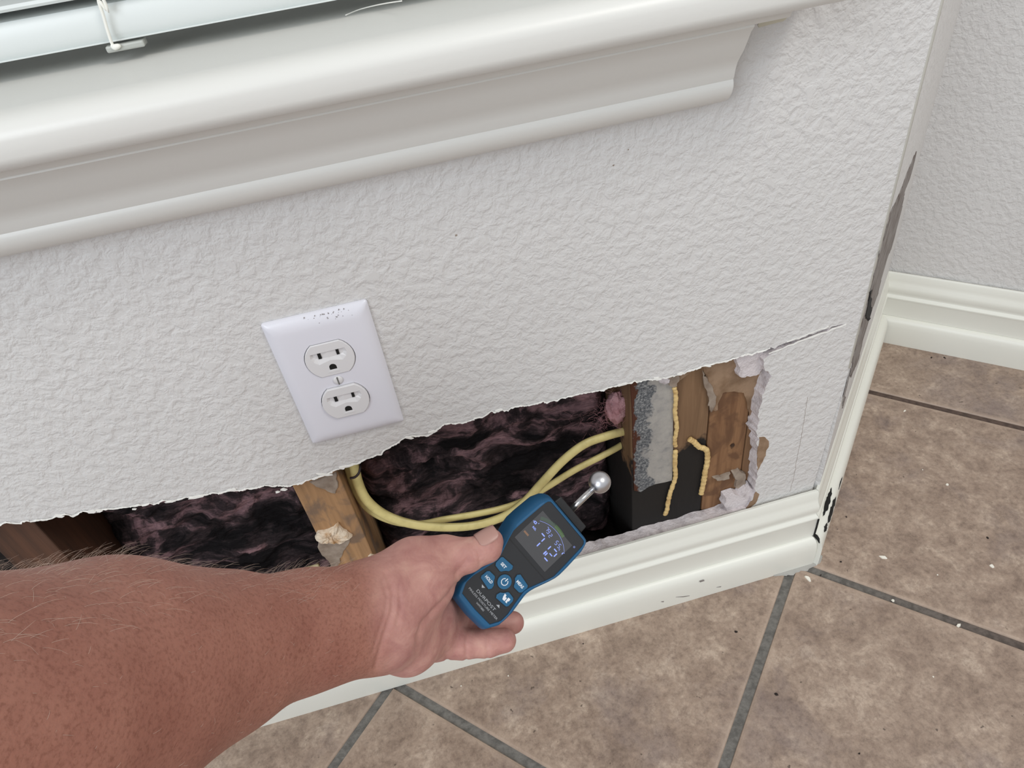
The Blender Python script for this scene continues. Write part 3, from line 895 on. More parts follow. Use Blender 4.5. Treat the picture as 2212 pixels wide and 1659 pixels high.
# steel nail plate
def plate_mat():
    m, nt, p = new_mat('rusted_galvanised_steel')
    v = pos(nt)
    a = noise_tex(nt, v, 90, 5, 0.65)
    c = ramp(nt, a, [(0.3, srgb(150, 150, 150)), (0.48, srgb(176, 174, 170)), (0.7, srgb(188, 186, 180))])
    vo = noise_tex(nt, v, 420, 5, 0.7)
    sep = nt.nodes.new('ShaderNodeSeparateXYZ'); nt.links.new(v, sep.inputs[0])
    mr = nt.nodes.new('ShaderNodeMapRange'); mr.inputs['From Min'].default_value = xA0 + 0.002; mr.inputs['From Max'].default_value = xA0 + 0.030
    mr.inputs['To Min'].default_value = 0.36; mr.inputs['To Max'].default_value = -0.25
    nt.links.new(sep.outputs['X'], mr.inputs[0])
    big = noise_tex(nt, v, 45, 4, 0.6)
    ad = nt.nodes.new('ShaderNodeMath'); nt.links.new(big, ad.inputs[0]); nt.links.new(mr.outputs[0], ad.inputs[1])
    fd = ramp(nt, ad.outputs[0], [(0.5, (0, 0, 0, 1)), (0.56, (1, 1, 1, 1))])
    spot = ramp(nt, vo, [(0.35, srgb(72, 76, 82)), (0.5, srgb(112, 116, 120)), (0.66, srgb(176, 178, 178))])
    c = mixc(nt, fd, c, spot)
    mr2 = nt.nodes.new('ShaderNodeMapRange'); mr2.inputs['From Min'].default_value = xA0; mr2.inputs['From Max'].default_value = xA0 + 0.012
    mr2.inputs['To Min'].default_value = 0.24; mr2.inputs['To Max'].default_value = -0.2
    nt.links.new(sep.outputs['X'], mr2.inputs[0])
    ru = noise_tex(nt, pos(nt, (1, 1, .6)), 80, 4, 0.65)
    ad2 = nt.nodes.new('ShaderNodeMath'); nt.links.new(ru, ad2.inputs[0]); nt.links.new(mr2.outputs[0], ad2.inputs[1])
    fr = ramp(nt, ad2.outputs[0], [(0.58, (0, 0, 0, 1)), (0.63, (1, 1, 1, 1))])
    c = mixc(nt, fr, c, srgb(84, 48, 34))
    nt.links.new(c, p.inputs['Base Color'])
    p.inputs['Roughness'].default_value = 0.55; p.inputs['Metallic'].default_value = 0.35
    bumped(nt, p, noise_tex(nt, v, 260, 4), 0.35, 0.001)
    return m
pl_px = [(1361, 840), (1365, 900), (1367, 980), (1369, 1060), (1384, 1063), (1400, 1052), (1415, 1046), (1436, 1042), (1451, 1038), (1453, 980), (1453, 900), (1455, 830), (1440, 818), (1400, 824), (1370, 828)]
L = [wall_at(*p, YS - 0.0012) for p in pl_px]; L = [Vector((p.x + 0.0004, YS - 0.0012, p.z)) for p in L]
L[-1].z += .012; L[-2].z += .012; L[-3].z += .012; L[0].z += .01; L[-4].z += .01
v, f = prism(L, [p + Vector((0, 0.0014, 0)) for p in L])
o = mesh('nail_plate', v, f, plate_mat())
tag(o, 'rust-spotted galvanised steel plate on the stud beside the pink insulation', 'metal plate')

M_glue = flat_mat('construction_adhesive', srgb(222, 192, 132), 0.6, bump=(220, .5, .003), var=(90, srgb(198, 164, 108), .45, .65))
def bead(pix, r, label, yo=0.0025):
    pts = spline([wall_at(px, py, YS - yo) for px, py in pix], 16)
    pts = [q + Vector((0.0005 * mnoise.noise(Vector((q.x * 400, 0, q.z * 400))), 0, 0)) for q in pts]
    rr = [r * (0.86 + 0.2 * abs(math.sin(i * 0.5 + math.sin(i * .21))) + random.uniform(-.07, .07)) for i in range(len(pts))]
    rr[0] *= .6; rr[-1] *= .6
    v, f = tube_vf(pts, rr, 10, flat=((0, 1, 0), 0.75))
    o = mesh('adhesive_bead', v, f, M_glue, smooth=True)
    tag(o, label, 'adhesive', 'yellow adhesive beads on the studs')
bead([(1457, 836), (1460, 860), (1458, 890), (1462, 920), (1458, 950), (1459, 965)], 0.0021, 'upper straight yellow adhesive bead beside the metal plate')
bead([(1459, 972), (1458, 1000), (1459, 1030), (1452, 1052), (1445, 1075), (1441, 1100), (1437, 1112)], 0.0024, 'lower straight yellow adhesive bead below the metal plate')
bead([(1489, 948), (1500, 955), (1510, 965), (1526, 972), (1528, 995), (1523, 1020), (1519, 1045), (1514, 1068)], 0.0028, 'bent yellow adhesive bead hooking between the two studs')

# scraps of torn paper and gypsum left on the studs
def scrap(name, pix, mat, label, cat, y, thick, amp=0.0007, step=0.004, group=None):
    pts = jag([wall_at(*p, y) for p in pix], amp, step, closed=True)
    c = sum(pts, Vector()) / len(pts)
    fr = [Vector((c.x + (p.x - c.x) * 0.93, y, c.z + (p.z - c.z) * 0.93)) for p in pts]
    v, f = prism(fr, [Vector((p.x, y + thick, p.z)) for p in pts])
    o = mesh(name, v, f, mat)
    tag(o, label, cat, group)
    return o
Gp = 'scraps of torn drywall paper'
scrap('paper_scrap', [(1441, 810), (1462, 803), (1470, 815), (1463, 836), (1452, 840), (1446, 830)], M_greypaper, 'small grey paper scrap at the top of the straight adhesive bead', 'paper', YS - 0.0045, 0.0030, group=Gp)
scrap('paper_scrap', [(1518, 790), (1580, 765), (1660, 745), (1655, 830), (1632, 880), (1622, 905), (1617, 880), (1608, 850), (1590, 846), (1560, 848), (1550, 870), (1545, 890), (1533, 870), (1530, 840)], M_paper, 'brown torn paper across the top of the right-hand studs', 'paper', YS - 0.0012, 0.0013, group=Gp)
scrap('paper_scrap', [(1519, 800), (1530, 825), (1545, 845), (1549, 870), (1541, 888), (1535, 893), (1530, 860), (1521, 830)], M_greypaper, 'narrow grey torn paper strip over the joint between the studs', 'paper', YS - 0.002, 0.0008, group=Gp)
scrap('paper_scrap', [(1440, 815), (1470, 800), (1500, 790), (1494, 805), (1470, 822), (1452, 832)], M_paper, 'small brown paper scrap above the metal plate', 'paper', YS - 0.0012, 0.0013, group=Gp)
scrap('gypsum_scrap', [(1586, 765), (1650, 740), (1655, 790), (1640, 812), (1626, 818), (1615, 815), (1600, 818), (1594, 810), (1600, 795), (1588, 785)], M_gyp, 'pale gypsum slab left in the upper right corner of the hole', 'drywall', 0.005, 0.0072, 0.0009)
scrap('gypsum_scrap', [(1423, 816), (1444, 812), (1448, 826), (1436, 832), (1424, 828)], M_gyp, 'small pink-white gypsum crumb above the metal plate', 'drywall', YS - 0.005, 0.004, 0.0007, 0.003)
scrap('gypsum_scrap', [(1562, 1096), (1566, 1078), (1585, 1068), (1594, 1072), (1602, 1064), (1625, 1052), (1634, 1075), (1618, 1110), (1580, 1118)], M_gyp, 'pale broken gypsum heap at the lower right corner of the hole', 'drywall', 0.003, 0.0092, 0.0009)
scrap('gypsum_scrap', [(1540, 1034), (1552, 1029), (1565, 1028), (1578, 1022), (1576, 1036), (1560, 1038), (1548, 1040)], M_greypaper, 'thin grey compound smear low on the reddish stud', 'drywall', YS - 0.0025, 0.0027, 0.0007, 0.003)
scrap('gypsum_scrap', [(1580, 1022), (1596, 1016), (1612, 1024), (1612, 1045), (1600, 1062), (1590, 1055), (1592, 1038)], M_greypaper, 'lumpy grey compound patch beside the ragged right edge', 'drywall', YS - 0.003, 0.0032, 0.0007, 0.003)
# nail head in the reddish stud
c = wall_at(1582, 961, YS)
v, f = tube_vf([Vector((c.x, YS - 0.0009, c.z)), Vector((c.x, YS + 0.004, c.z))], 0.0019, 12)
mesh('nail_head', v, f, flat_mat('rusted_nail', srgb(70, 52, 40), .7, .3), red_stud)
v, f = shard(Vector((c.x + .0003, 0, c.z - .001)), .0030, .0046, YS - 0.0002, 0.1, 0.0008)
mesh('nail_stain', v, f, flat_mat('nail_stain', srgb(92, 64, 42), .9), red_stud)
# left stud scraps
scrap('paper_scrap', [(668, 1044), (700, 1032), (728, 1020), (732, 1050), (727, 1068), (700, 1060), (680, 1052)], M_greypaper, 'grey paper scrap at the top of the pale stud below the outlet', 'paper', YS - 0.001, 0.0011, group=Gp)
scrap('paper_scrap', [(690, 1170), (740, 1160), (757, 1158), (755, 1175), (738, 1195), (735, 1215), (725, 1228), (723, 1245), (700, 1250), (696, 1240), (714, 1222), (708, 1212), (694, 1200), (686, 1185)], M_greypaper, 'long grey paper scrap below the white lump on the pale stud', 'paper', YS - 0.001, 0.0011, group=Gp)
def lump(name, pix, c_px, label, hgt):
    c = wall_at(*c_px, YS)
    rim = jag([wall_at(*p, YS) for p in pix], 0.0004, 0.003, closed=True)
    n = len(rim); V = []; Fc = []
    lv = [(1.0, 0.0), (0.98, 0.45), (0.82, 0.85), (0.5, 1.0), (0.2, 0.8)]
    for s, hh in lv:
        for p in rim:
            q = c.lerp(Vector((p.x, c.y, p.z)), s)
            V.append(Vector((q.x, YS + 0.0002 - hgt * hh * random.uniform(0.7, 1.25), q.z)))
    for k in range(len(lv) - 1):
        for i in range(n): Fc.append((k * n + i, k * n + (i + 1) % n, (k + 1) * n + (i + 1) % n, (k + 1) * n + i))
    Fc.append(tuple(range((len(lv) - 1) * n, len(lv) * n)))
    Fc.append(tuple(range(n)))
    o = mesh(name, V, Fc, M_chunk)
    tag(o, label, 'drywall', 'white drywall lumps on the pale stud')
    return o
lump('drywall_lump', [(680, 1158), (687, 1146), (700, 1143), (715, 1140), (731, 1128), (738, 1138), (750, 1145), (755, 1152), (760, 1153), (750, 1162), (735, 1168), (722, 1166), (705, 1168), (692, 1172)], (715, 1153), 'larger white drywall lump around a screw on the pale stud', 0.006)
lump('drywall_lump', [(776, 1230), (782, 1215), (793, 1205), (800, 1196), (812, 1198), (818, 1206), (815, 1216), (800, 1224), (785, 1232)], (798, 1214), 'smaller white drywall lump on the pale stud just above the wrist', 0.007)

# insulation batts: matted, mouldy pink fibreglass
def insul_mat():
    m, nt, p = new_mat('mouldy_fibreglass')
    p.inputs['Roughness'].default_value = 1.0
    p.inputs['Specular IOR Level'].default_value = 0.05
    v = pos(nt, (1, 1, 1.9))
    a = noise_tex(nt, v, 13, 6, 0.66, 1.1)
    c = ramp(nt, a, [(0.42, srgb(34, 32, 34)), (0.52, srgb(70, 60, 63)), (0.60, srgb(146, 116, 122)), (0.76, srgb(190, 152, 158))])
    fb = noise_tex(nt, pos(nt, (0.35, 1, 2.2)), 190, 5, 0.7, 1.5)
    ff = ramp(nt, fb, [(0.3, (0.45, 0.45, 0.45, 1)), (0.7, (1.25, 1.22, 1.15, 1))])
    c = mixc(nt, 0.8, c, ff, 'MULTIPLY')
    nt.links.new(c, p.inputs['Base Color'])
    bumped(nt, p, fb, 0.7, 0.004)
    return m
M_ins = insul_mat()
def batt(x0, x1, z0, z1, yf, label, seed):
    nx, nz = int((x1 - x0) / 0.0022), int((z1 - z0) / 0.0022)
    V = []; Fc = []
    for i in range(nx + 1):
        for j in range(nz + 1):
            x = x0 + (x1 - x0) * i / nx; z = z0 + (z1 - z0) * j / nz
            d = mnoise.fractal(Vector((x * 22 + seed, z * 42, seed)), 0.9, 2.1, 5) * 0.011
            d += mnoise.noise(Vector((x * 130, z * 260, seed))) * 0.0022
            ex = min(i, nx - i) / nx; ez = min(j, nz - j) / nz
            roll = 0.018 * (max(0, 1 - ex * 14) ** 2)
            V.append(Vector((x, min(YB - 0.004, max(YS + 0.034, yf + d + roll)), z)))
    for i in range(nx):
        for j in range(nz):
            a = i * (nz + 1) + j; Fc.append((a, a + nz + 1, a + nz + 2, a + 1))
    # back and rim
    b = len(V)
    V += [Vector((x0, YB - 0.001, z0)), Vector((x1, YB - 0.001, z0)), Vector((x1, YB - 0.001, z1)), Vector((x0, YB - 0.001, z1))]
    Fc.append((b, b + 3, b + 2, b + 1))
    r0 = [i * (nz + 1) for i in range(nx + 1)]; r1 = [i * (nz + 1) + nz for i in range(nx + 1)]
    c0 = list(range(nz + 1)); c1 = [nx * (nz + 1) + j for j in range(nz + 1)]
    Fc += [tuple(r0 + [b + 1, b]), tuple(list(reversed(r1)) + [b + 3, b + 2]), tuple(list(reversed(c0)) + [b, b + 3]), tuple(c1 + [b + 2, b + 1])]
    o = mesh('insulation_batt', V, Fc, M_ins, smooth=True)
    tag(o, label, 'insulation', 'insulation batts in the wall cavity')
    return o
b1 = batt(xl0 + 0.0400, xA0 - 0.0015, 0.06, 0.545, 0.066, 'mouldy pink insulation behind the yellow cables', 3.3)
b2 = batt(wall_at(75, 1130, YS).x + 0.0015, xl0 - 0.0015, 0.06, 0.545, 0.062, 'mouldy pink insulation left of the pale stud', 8.1)
# loose fibre tufts
M_fibre = flat_mat('loose_pink_fibre', srgb(196, 142, 146), 0.95)
def tuft(parent, c, n, spread, r):
    parts = []
    for _ in range(n):
        a = Vector((random.gauss(c.x, spread), random.gauss(c.y, spread * .5), random.gauss(c.z, spread)))
        d = Vector((random.gauss(0, 1), random.gauss(-.3, .6), random.gauss(0, 1))).normalized() * random.uniform(.006, .018)
        e = d.cross(Vector((random.random(), random.random(), random.random()))).normalized() * .004
        parts.append(tube_vf([a, a + d * .5 + e, a + d], r, 3, cap=False))
    return joined('loose_fibres', parts, M_fibre, parent, 'stuff')
M_pink = flat_mat('clean_pink_wool', srgb(200, 156, 160), 1.0, bump=(300, .8, .003), var=(70, srgb(150, 100, 104), .4, .7))
cp = wall_at(1333, 880, YS + 0.022)
V = []; Fc = []
for i in range(13):
    th = math.pi * i / 12
    for k in range(20):
        ph = 2 * math.pi * k / 20
        d = Vector((math.sin(th) * math.cos(ph), math.sin(th) * math.sin(ph), math.cos(th)))
        rr = 1 + 0.35 * mnoise.fractal(d * 2.2, .9, 2, 4)
        V.append(cp + Vector((d.x * .0105, d.y * .009, d.z * .0175)) * rr)
for i in range(12):
    for k in range(20): Fc.append((i * 20 + k, i * 20 + (k + 1) % 20, (i + 1) * 20 + (k + 1) % 20, (i + 1) * 20 + k))
mesh('pink_tuft', V, Fc, M_pink, b1, smooth=True)
tuft(b1, cp, 150, .009, .00006)
tuft(b1, wall_at(1290, 905, YS + .025), 60, .012, .00005)

# electrical cables
M_cable = flat_mat('yellow_cable_jacket', srgb(222, 208, 142), 0.42, bump=(160, .15, .0008), var=(60, srgb(198, 184, 122), .45, .7))
M_cable2 = flat_mat('dusty_cable_jacket', srgb(200, 186, 146), 0.7, var=(60, srgb(160, 146, 112), .4, .7))
def cable(pts, r, label, mat=M_cable):
    P = spline([wall_at(px, py, y) for px, py, y in pts], 8)
    v, f = tube_vf(P, r, 14)
    # flatten the jacket a little along the local depth
    for i, p in enumerate(P):
        for k in range(14):
            q = v[i * 14 + k]; q.y = p.y + (q.y - p.y) * 0.72
    o = mesh('electrical_cable', v, f, mat, smooth=True)
    tag(o, label, 'cable', 'cables in the wall cavity')
    return o
xs = xl0 + 0.0385
cable([(752, 960, .026), (764, 1000, .026), (772, 1040, .027), (792, 1080, .026), (832, 1112, .022), (890, 1132, .016), (960, 1139, .014), (1025, 1135, .014), (1085, 1117, .015), (1130, 1087, .016), (1170, 1044, .018), (1215, 996, .023), (1262, 960, .027), (1310, 942, .031), (1350, 931, .034)], 0.0047, 'thicker upper yellow electrical cable looping across the hole')
cable([(735, 968, .036), (752, 1010, .036), (770, 1062, .035), (800, 1102, .031), (850, 1126, .026), (905, 1132, .025), (960, 1122, .024), (1030, 1110, .024), (1085, 1098, .025), (1130, 1082, .026), (1180, 1053, .026), (1240, 1016, .030), (1300, 985, .035), (1335, 966, .040), (1352, 955, .043)], 0.0038, 'thinner lower yellow electrical cable looping across the hole')
cable([(440, 1268, .034), (560, 1250, .032), (625, 1240, .030), (662, 1230, .030), (690, 1222, .030)], 0.0032, 'dusty beige cable low in the left cavity above the forearm', M_cable2)
st = [wall_at(*p) for p in [(757, 1033, .020), (768, 1030, .018), (776, 1020, .018), (778, 1006, .022), (776, 998, .03)]]
v, f = tube_vf(spline(st, 5), 0.0011, 8)
o = mesh('cable_staple', v, f, flat_mat('black_plastic', srgb(40, 26, 28), .5), smooth=True)
tag(o, 'small dark cable staple over the yellow cables at the pale stud', 'staple')

# ------------------------------------------------------------------ moisture meter (local frame: x across, y towards the ball, z out of the face, metres)
M_blue = flat_mat('blue_rubber', srgb(20, 84, 124), 0.48, bump=(900, .08, .0004))
M_face = flat_mat('black_face', srgb(36, 37, 40), 0.42)
M_cap = flat_mat('black_cap', srgb(26, 26, 28), 0.5)
M_btn = flat_mat('blue_button', srgb(28, 92, 130), 0.45)
M_print = flat_mat('white_print', srgb(225, 228, 232), 0.6)
M_printg = flat_mat('grey_print', srgb(165, 168, 172), 0.6)
M_steel = flat_mat('brushed_steel', srgb(200, 200, 200), 0.22, 1.0)
def emis(name, col, s, base=(0.01, 0.01, 0.01, 1), rough=0.3):
    m, nt, p = new_mat(name)
    p.inputs['Base Color'].default_value = base
    p.inputs['Roughness'].default_value = rough
    p.inputs['Emission Color'].default_value = col
    p.inputs['Emission Strength'].default_value = s
    return m
M_scr = emis('screen_glow', srgb(84, 84, 86), 0.65, srgb(20, 20, 22), 0.25)
M_seg = emis('segment_blue', srgb(150, 170, 255), 1.0)
M_tick = emis('tick_green', srgb(104, 146, 82), 0.7)
M_tickd = emis('tick_dim_green', srgb(86, 112, 92), 0.7)
M_org = emis('icon_orange', srgb(150, 116, 92), 0.7)

D0 = 0.478
MP = deep(1089, 1256, D0)
cu = Vector((0.6338, -0.7628, 0.1285)); cv = Vector((0.7348, 0.6456, 0.2079))
def c2w(c): return (RX * c.x + RY * c.y - RZ * c.z)
MU = c2w(cu).normalized(); MV = c2w(cv); MV = (MV - MU * MV.dot(MU)).normalized(); MW = MU.cross(MV).normalized()
meter = empty('moisture_meter', MP)
meter.matrix_basis = Matrix(((MU.x, MV.x, MW.x, MP.x), (MU.y, MV.y, MW.y, MP.y), (MU.z, MV.z, MW.z, MP.z), (0, 0, 0, 1)))
tag(meter, 'blue and black handheld moisture meter with steel ball probe held in the hand', 'moisture meter')
K = D0 / F / 0.966 * 1.003                          # metres per measured pixel on the face
def lm(name, V, Fc, mat, parent=None, smooth=False):
    return mesh(name, V, Fc, mat, parent or meter, smooth=smooth, local=True)
half = [(0, 182), (56, 182), (62, 176), (65, 120), (66, 84), (60, 66), (45, 28), (43, 18), (50, -18), (55, -38), (55, -58), (44, -78), (0, -80)]
def full(hl): return [(x, y) for x, y in hl] + [(-x, y) for x, y in reversed(hl[1:-1])]
face_out = full(half)
def offs(poly, d):
    n = len(poly); out = []
    for i in range(n):
        a, b, c = Vector(poly[i - 1]), Vector(poly[i]), Vector(poly[(i + 1) % n])
        u = (b - a).normalized(); w = (c - b).normalized()
        n1_ = Vector((-u.y, u.x)); n2_ = Vector((-w.y, w.x))
        m_ = (n1_ + n2_); m_ = m_ / max(0.4, m_.dot(n2_)) if m_.length > 1e-6 else n2_
        out.append(b + m_ * d)
    return out
def ring3(poly, z): return [Vector((p[0] * K, p[1] * K, z)) for p in poly]
# shell
back_half = [(0, 192), (62, 192), (67, 187), (77, 166), (80, 120), (80, 96), (73, 70), (61, 34), (59, 18), (64, -12), (68, -36), (63, -76), (48, -101), (0, -104)]
def resample(hl, n=26):
    P = [Vector(p) for p in hl]; L = [0]
    for a, b in zip(P[:-1], P[1:]): L.append(L[-1] + (b - a).length)
    out = []
    for i in range(n):
        t = L[-1] * i / (n - 1)
        for k in range(len(P) - 1):
            if t <= L[k + 1] + 1e-9:
                out.append(P[k].lerp(P[k + 1], (t - L[k]) / max(1e-9, L[k + 1] - L[k]))); break
    return out
NRS = 60
hf = resample(half, NRS); hb = resample(back_half, NRS)
def mixr(t, grow=0.0):
    q = [a.lerp(b, t) for a, b in zip(hf, hb)]
    return full([(p.x * (1 + grow), p.y) for p in q])
levels = [(0.0, -0.0004), (0.08, 0.0012), (0.30, 0.0014), (0.52, 0.0006), (0.80, -0.0035), (1.0, -0.0085), (1.0, -0.0190), (0.85, -0.0245), (0.45, -0.0275)]
V = []; Fc = []
for t, z in levels: V += ring3(mixr(t), z)
m = len(ring3(mixr(0), 0))
for k in range(len(levels) - 1):
    for i in range(m): Fc.append((k * m + i, k * m + (i + 1) % m, (k + 1) * m + (i + 1) % m, (k + 1) * m + i))
tri = tessellate_polygon([V[(len(levels) - 1) * m:]])
Fc += [tuple((len(levels) - 1) * m + i for i in t) for t in tri]
tri = tessellate_polygon([V[:m]])
Fc += [tuple(t) for t in tri]
shell = lm('body_shell', V, Fc, M_blue)
for p in shell.data.polygons: p.use_smooth = len(p.vertices) == 4
shell.data.set_sharp_from_angle(angle=math.radians(50))
def slab(name, poly, z0, z1, mat, parent=None, bev=0.0):
    v, f = prism(ring3(poly, z1), ring3(poly, z0))
    o = lm(name, v, f, mat, parent)
    if bev: bevel(o, bev, 2)
    return o
face = slab('face_panel', offs(face_out, 1.0), -0.001, 0.0004, M_face)
# seam below the screen
slab('panel_seam', [(-60, 66.8), (60, 66.8), (60, 64.8), (-60, 64.8)], 0.0003, 0.00055, M_cap, face)
# screen
s0_, s1_, t0_, t1_ = -49.0, 42.0, 74.0, 158.0
scr_ = slab('screen', [(-54, 76), (46, 76), (46, 157), (-54, 157)], 0.0003, 0.00055, M_scr)
def bars(name, segs, mat, z=0.00062, parent=None):
    parts = []
    for (x, y, L_, w, a) in segs:
        ca, sa = math.cos(a), math.sin(a)
        q = [(-L_ / 2, 0), (-L_ / 2 + w / 2, w / 2), (L_ / 2 - w / 2, w / 2), (L_ / 2, 0), (L_ / 2 - w / 2, -w / 2), (-L_ / 2 + w / 2, -w / 2)]
        pts = [(x + p * ca - r * sa, y + p * sa + r * ca) for p, r in q]
        parts.append(prism(ring3(pts, z), ring3(pts, z - 0.00012)))
    V = []; Fc = []
    for v, f in parts:
        b = len(V); V += v; Fc += [tuple(b + i for i in q) for q in f]
    return lm(name, V, Fc, mat, parent or scr_)
H = math.pi / 2
# measured on a crop at 9.218x whose origin is (1080,1080)
def crop(xz, yz):
    x = 1080 + xz / 9.218 - 1089; y = 1080 + yz / 9.218 - 1256
    det = -0.997
    return ((x * -0.694 - 0.72 * y) / det, (0.642 * y - 0.766 * x) / det)
def b_(xz, yz, L_, vert, w=2.6):
    x, y = crop(xz, yz); return (x, y, L_, w, H if vert else 0)
bars('large_digits', [b_(820, 720, 10.5, 0), b_(820, 820, 10.5, 1), b_(730, 910, 10.5, 1), b_(945, 980, 10, 1), b_(858, 1075, 10, 1, 3.2), b_(885, 1105, 9, 1, 2.6), b_(880, 1210, 11.5, 0), b_(1065, 1035, 10, 0), b_(975, 1120, 9.5, 0, 2.2), b_(1065, 1130, 10, 1)], M_seg)
def seg7(ch, x, y, w, hh, t):
    on = {'7': 'abc', '9': 'abcdfg', '2': 'abged', '5': 'afgcd'}[ch]
    P = {'a': (0, hh, w, 0), 'g': (0, 0, w, 0), 'd': (0, -hh, w, 0), 'f': (-w / 2, hh / 2, hh, H), 'b': (w / 2, hh / 2, hh, H), 'e': (-w / 2, -hh / 2, hh, H), 'c': (w / 2, -hh / 2, hh, H)}
    return [(x + P[k][0], y + P[k][1], P[k][2] * .92, t, P[k][3]) for k in on]
sg = []
x0, y0 = crop(893, 600); sg += seg7('7', x0, y0, 4.4, 4.0, .9)
x0, y0 = crop(925, 655); sg += seg7('9', x0, y0, 5.2, 4.4, 1.0)
x0, y0 = crop(962, 740); sg += seg7('2', x0, y0, 4.6, 4.0, .9)
x0, y0 = crop(1085, 885); sg += seg7('5', x0, y0, 5.0, 4.4, 1.0)
x0, y0 = crop(1138, 950); sg += seg7('5', x0, y0, 5.0, 4.4, 1.0)
bars('small_digits', sg, M_seg)
# gauge arc and ticks
A0, A1, Am = crop(748, 440), crop(1240, 1075), crop(1065, 640)
def circ(p, q, r):
    ax, ay = p; bx, by = q; cx_, cy_ = r
    d = 2 * (ax * (by - cy_) + bx * (cy_ - ay) + cx_ * (ay - by))
    ux = ((ax * ax + ay * ay) * (by - cy_) + (bx * bx + by * by) * (cy_ - ay) + (cx_ * cx_ + cy_ * cy_) * (ay - by)) / d
    uy = ((ax * ax + ay * ay) * (cx_ - bx) + (bx * bx + by * by) * (ax - cx_) + (cx_ * cx_ + cy_ * cy_) * (bx - ax)) / d
    return ux, uy, math.hypot(ax - ux, ay - uy)
gx, gy, gr = circ(A0, Am, A1)
ga0 = math.atan2(A0[1] - gy, A0[0] - gx); ga1 = math.atan2(A1[1] - gy, A1[0] - gx)
n = 22; av = []
for i in range(n):
    a = ga0 + (ga1 - ga0) * (i + .5) / n
    av.append((gx + gr * math.cos(a), gy + gr * math.sin(a), abs(ga1 - ga0) * gr / n * 1.15, 0.55, a + H))
bars('gauge_arc', av, M_seg)
def ticks(i0, i1, mat, nm):
    tk = []
    for i in range(i0, i1):
        a = ga0 + (ga1 - ga0) * (i + .5) / 40
        tk.append((gx + (gr + 6.0) * math.cos(a), gy + (gr + 6.0) * math.sin(a), 8.0, 1.15, a))
    bars(nm, tk, mat)
ticks(0, 15, M_tickd, 'gauge_ticks'); ticks(15, 27, M_tick, 'gauge_ticks')
x, y = crop(490, 680); slab('warning_icon', [(x - 7, y - 2), (x + 7, y - 2), (x + 7, y + 2), (x - 7, y + 2)], .0005, .00062, M_org, scr_)
x, y = crop(660, 470); bars('lock_icon', [(x - 3.5, y, 5, 1.2, 0), (x, y + 2.2, 6, 1.6, 0), (x, y - 1.6, 7, 1.6, 0), (x + 3, y + .5, 5, 1.4, H), (x - 3, y, 4, 1.4, H)], M_seg)
x, y = crop(1437, 978); bars('dot_icon', [(x + 1.6 * math.cos(a), y + 1.6 * math.sin(a), 1.6, .6, a + H) for a in (0, .8, 1.6, 2.4, 3.2, 4.0, 4.8, 5.6)], M_seg)
x, y = crop(730, 490); bars('arc_mark', [(x, y, 2.6, 1.4, H)], M_seg)
x, y = crop(1205, 1100); bars('arc_mark', [(x, y, 5.5, 2.2, H), (x + 2, y + 3, 3, 1, 0.5)], M_seg)

def text(body, x, y, size, mat, parent, z, name='lettering', width=None, bold=0.0):
    cu_ = bpy.data.curves.new('t', 'FONT'); cu_.body = body; cu_.size = 1.0; cu_.align_x = 'CENTER'; cu_.align_y = 'CENTER'
    cu_.extrude = 0.0; cu_.offset = bold; cu_.resolution_u = 3
    ob = bpy.data.objects.new('t', cu_); COL.objects.link(ob)
    bpy.context.view_layer.update()
    dg = bpy.context.evaluated_depsgraph_get()
    me = bpy.data.meshes.new_from_object(ob.evaluated_get(dg))
    bpy.data.objects.remove(ob)
    co = np.array([v.co for v in me.vertices])
    hgt = co[:, 1].max() - co[:, 1].min(); wid = co[:, 0].max() - co[:, 0].min()
    cy = (co[:, 1].max() + co[:, 1].min()) / 2; cxm = (co[:, 0].max() + co[:, 0].min()) / 2
    sy = size / hgt; sx = (width / wid) if width else sy
    V = [Vector(((x + (c[0] - cxm) * sx) * K, (y + (c[1] - cy) * sy) * K, z)) for c in co]
    Fc = [tuple(p.vertices) for p in me.polygons]
    o = lm(name, V, Fc, mat, parent)
    # front faces must look out of the panel
    bpy.data.meshes.remove(me)
    return o
x, y = crop(648, 588); text('REL', x, y, 4.2, M_seg, scr_, 0.00064, width=11, bold=.02)
x, y = crop(1140, 1020); text('%', x, y, 4.2, M_seg, scr_, 0.00064)

# buttons
def bshape(su, sv):
    pts = [(-42.5, 31), (-13, 34.5), (-8.6, 29), (-10.6, 20.5)]
    r0 = 23.0
    a0 = math.atan2(20.5, -10.6); a1 = math.atan2(6.8, -22.2)
    pts += [(r0 * math.cos(a0 + (a1 - a0) * t), r0 * math.sin(a0 + (a1 - a0) * t)) for t in (0.15, .35, .5, .65, .85)]
    pts += [(-24.5, 7.0), (-40, 8.0), (-44.5, 12.5), (-45.5, 27)]
    return [(x * su * .96, y * sv) for x, y in pts]
def button(su, sv, body, w, fs):
    poly = bshape(su, sv)
    slab('button_recess', offs(poly, 2.2 * (1 if su * sv < 0 else -1) * -1), 0.0003, 0.00048, M_cap, face)
    b = slab('button', poly, 0.0003, 0.0014, M_btn, None, 0.0004)
    if body: text(body, -27 * su, 20.5 * sv, fs, M_print, b, 0.00147, width=w, bold=.03)
    return b
button(1, 1, 'SET', 14.5, 6.6)
button(-1, 1, 'MEAS', 20, 6.6)
button(1, -1, 'HOLD', 20, 6.6)
ib = button(-1, -1, None, 0, 0)
def ipoly(pts, cx_=27.5, cy_=-20.5, nm='button_icon'):
    pts = [(cx_ + x, cy_ + y) for x, y in pts]
    v, f = prism(ring3(pts, .00150), ring3(pts, .0012)); lm(nm, v, f, M_print, ib)
ipoly([(-9, 5.5), (-4, 5.5), (-2.5, 1.5), (1, 2.5), (2, -5.5), (-4, -6), (-7, -1)])
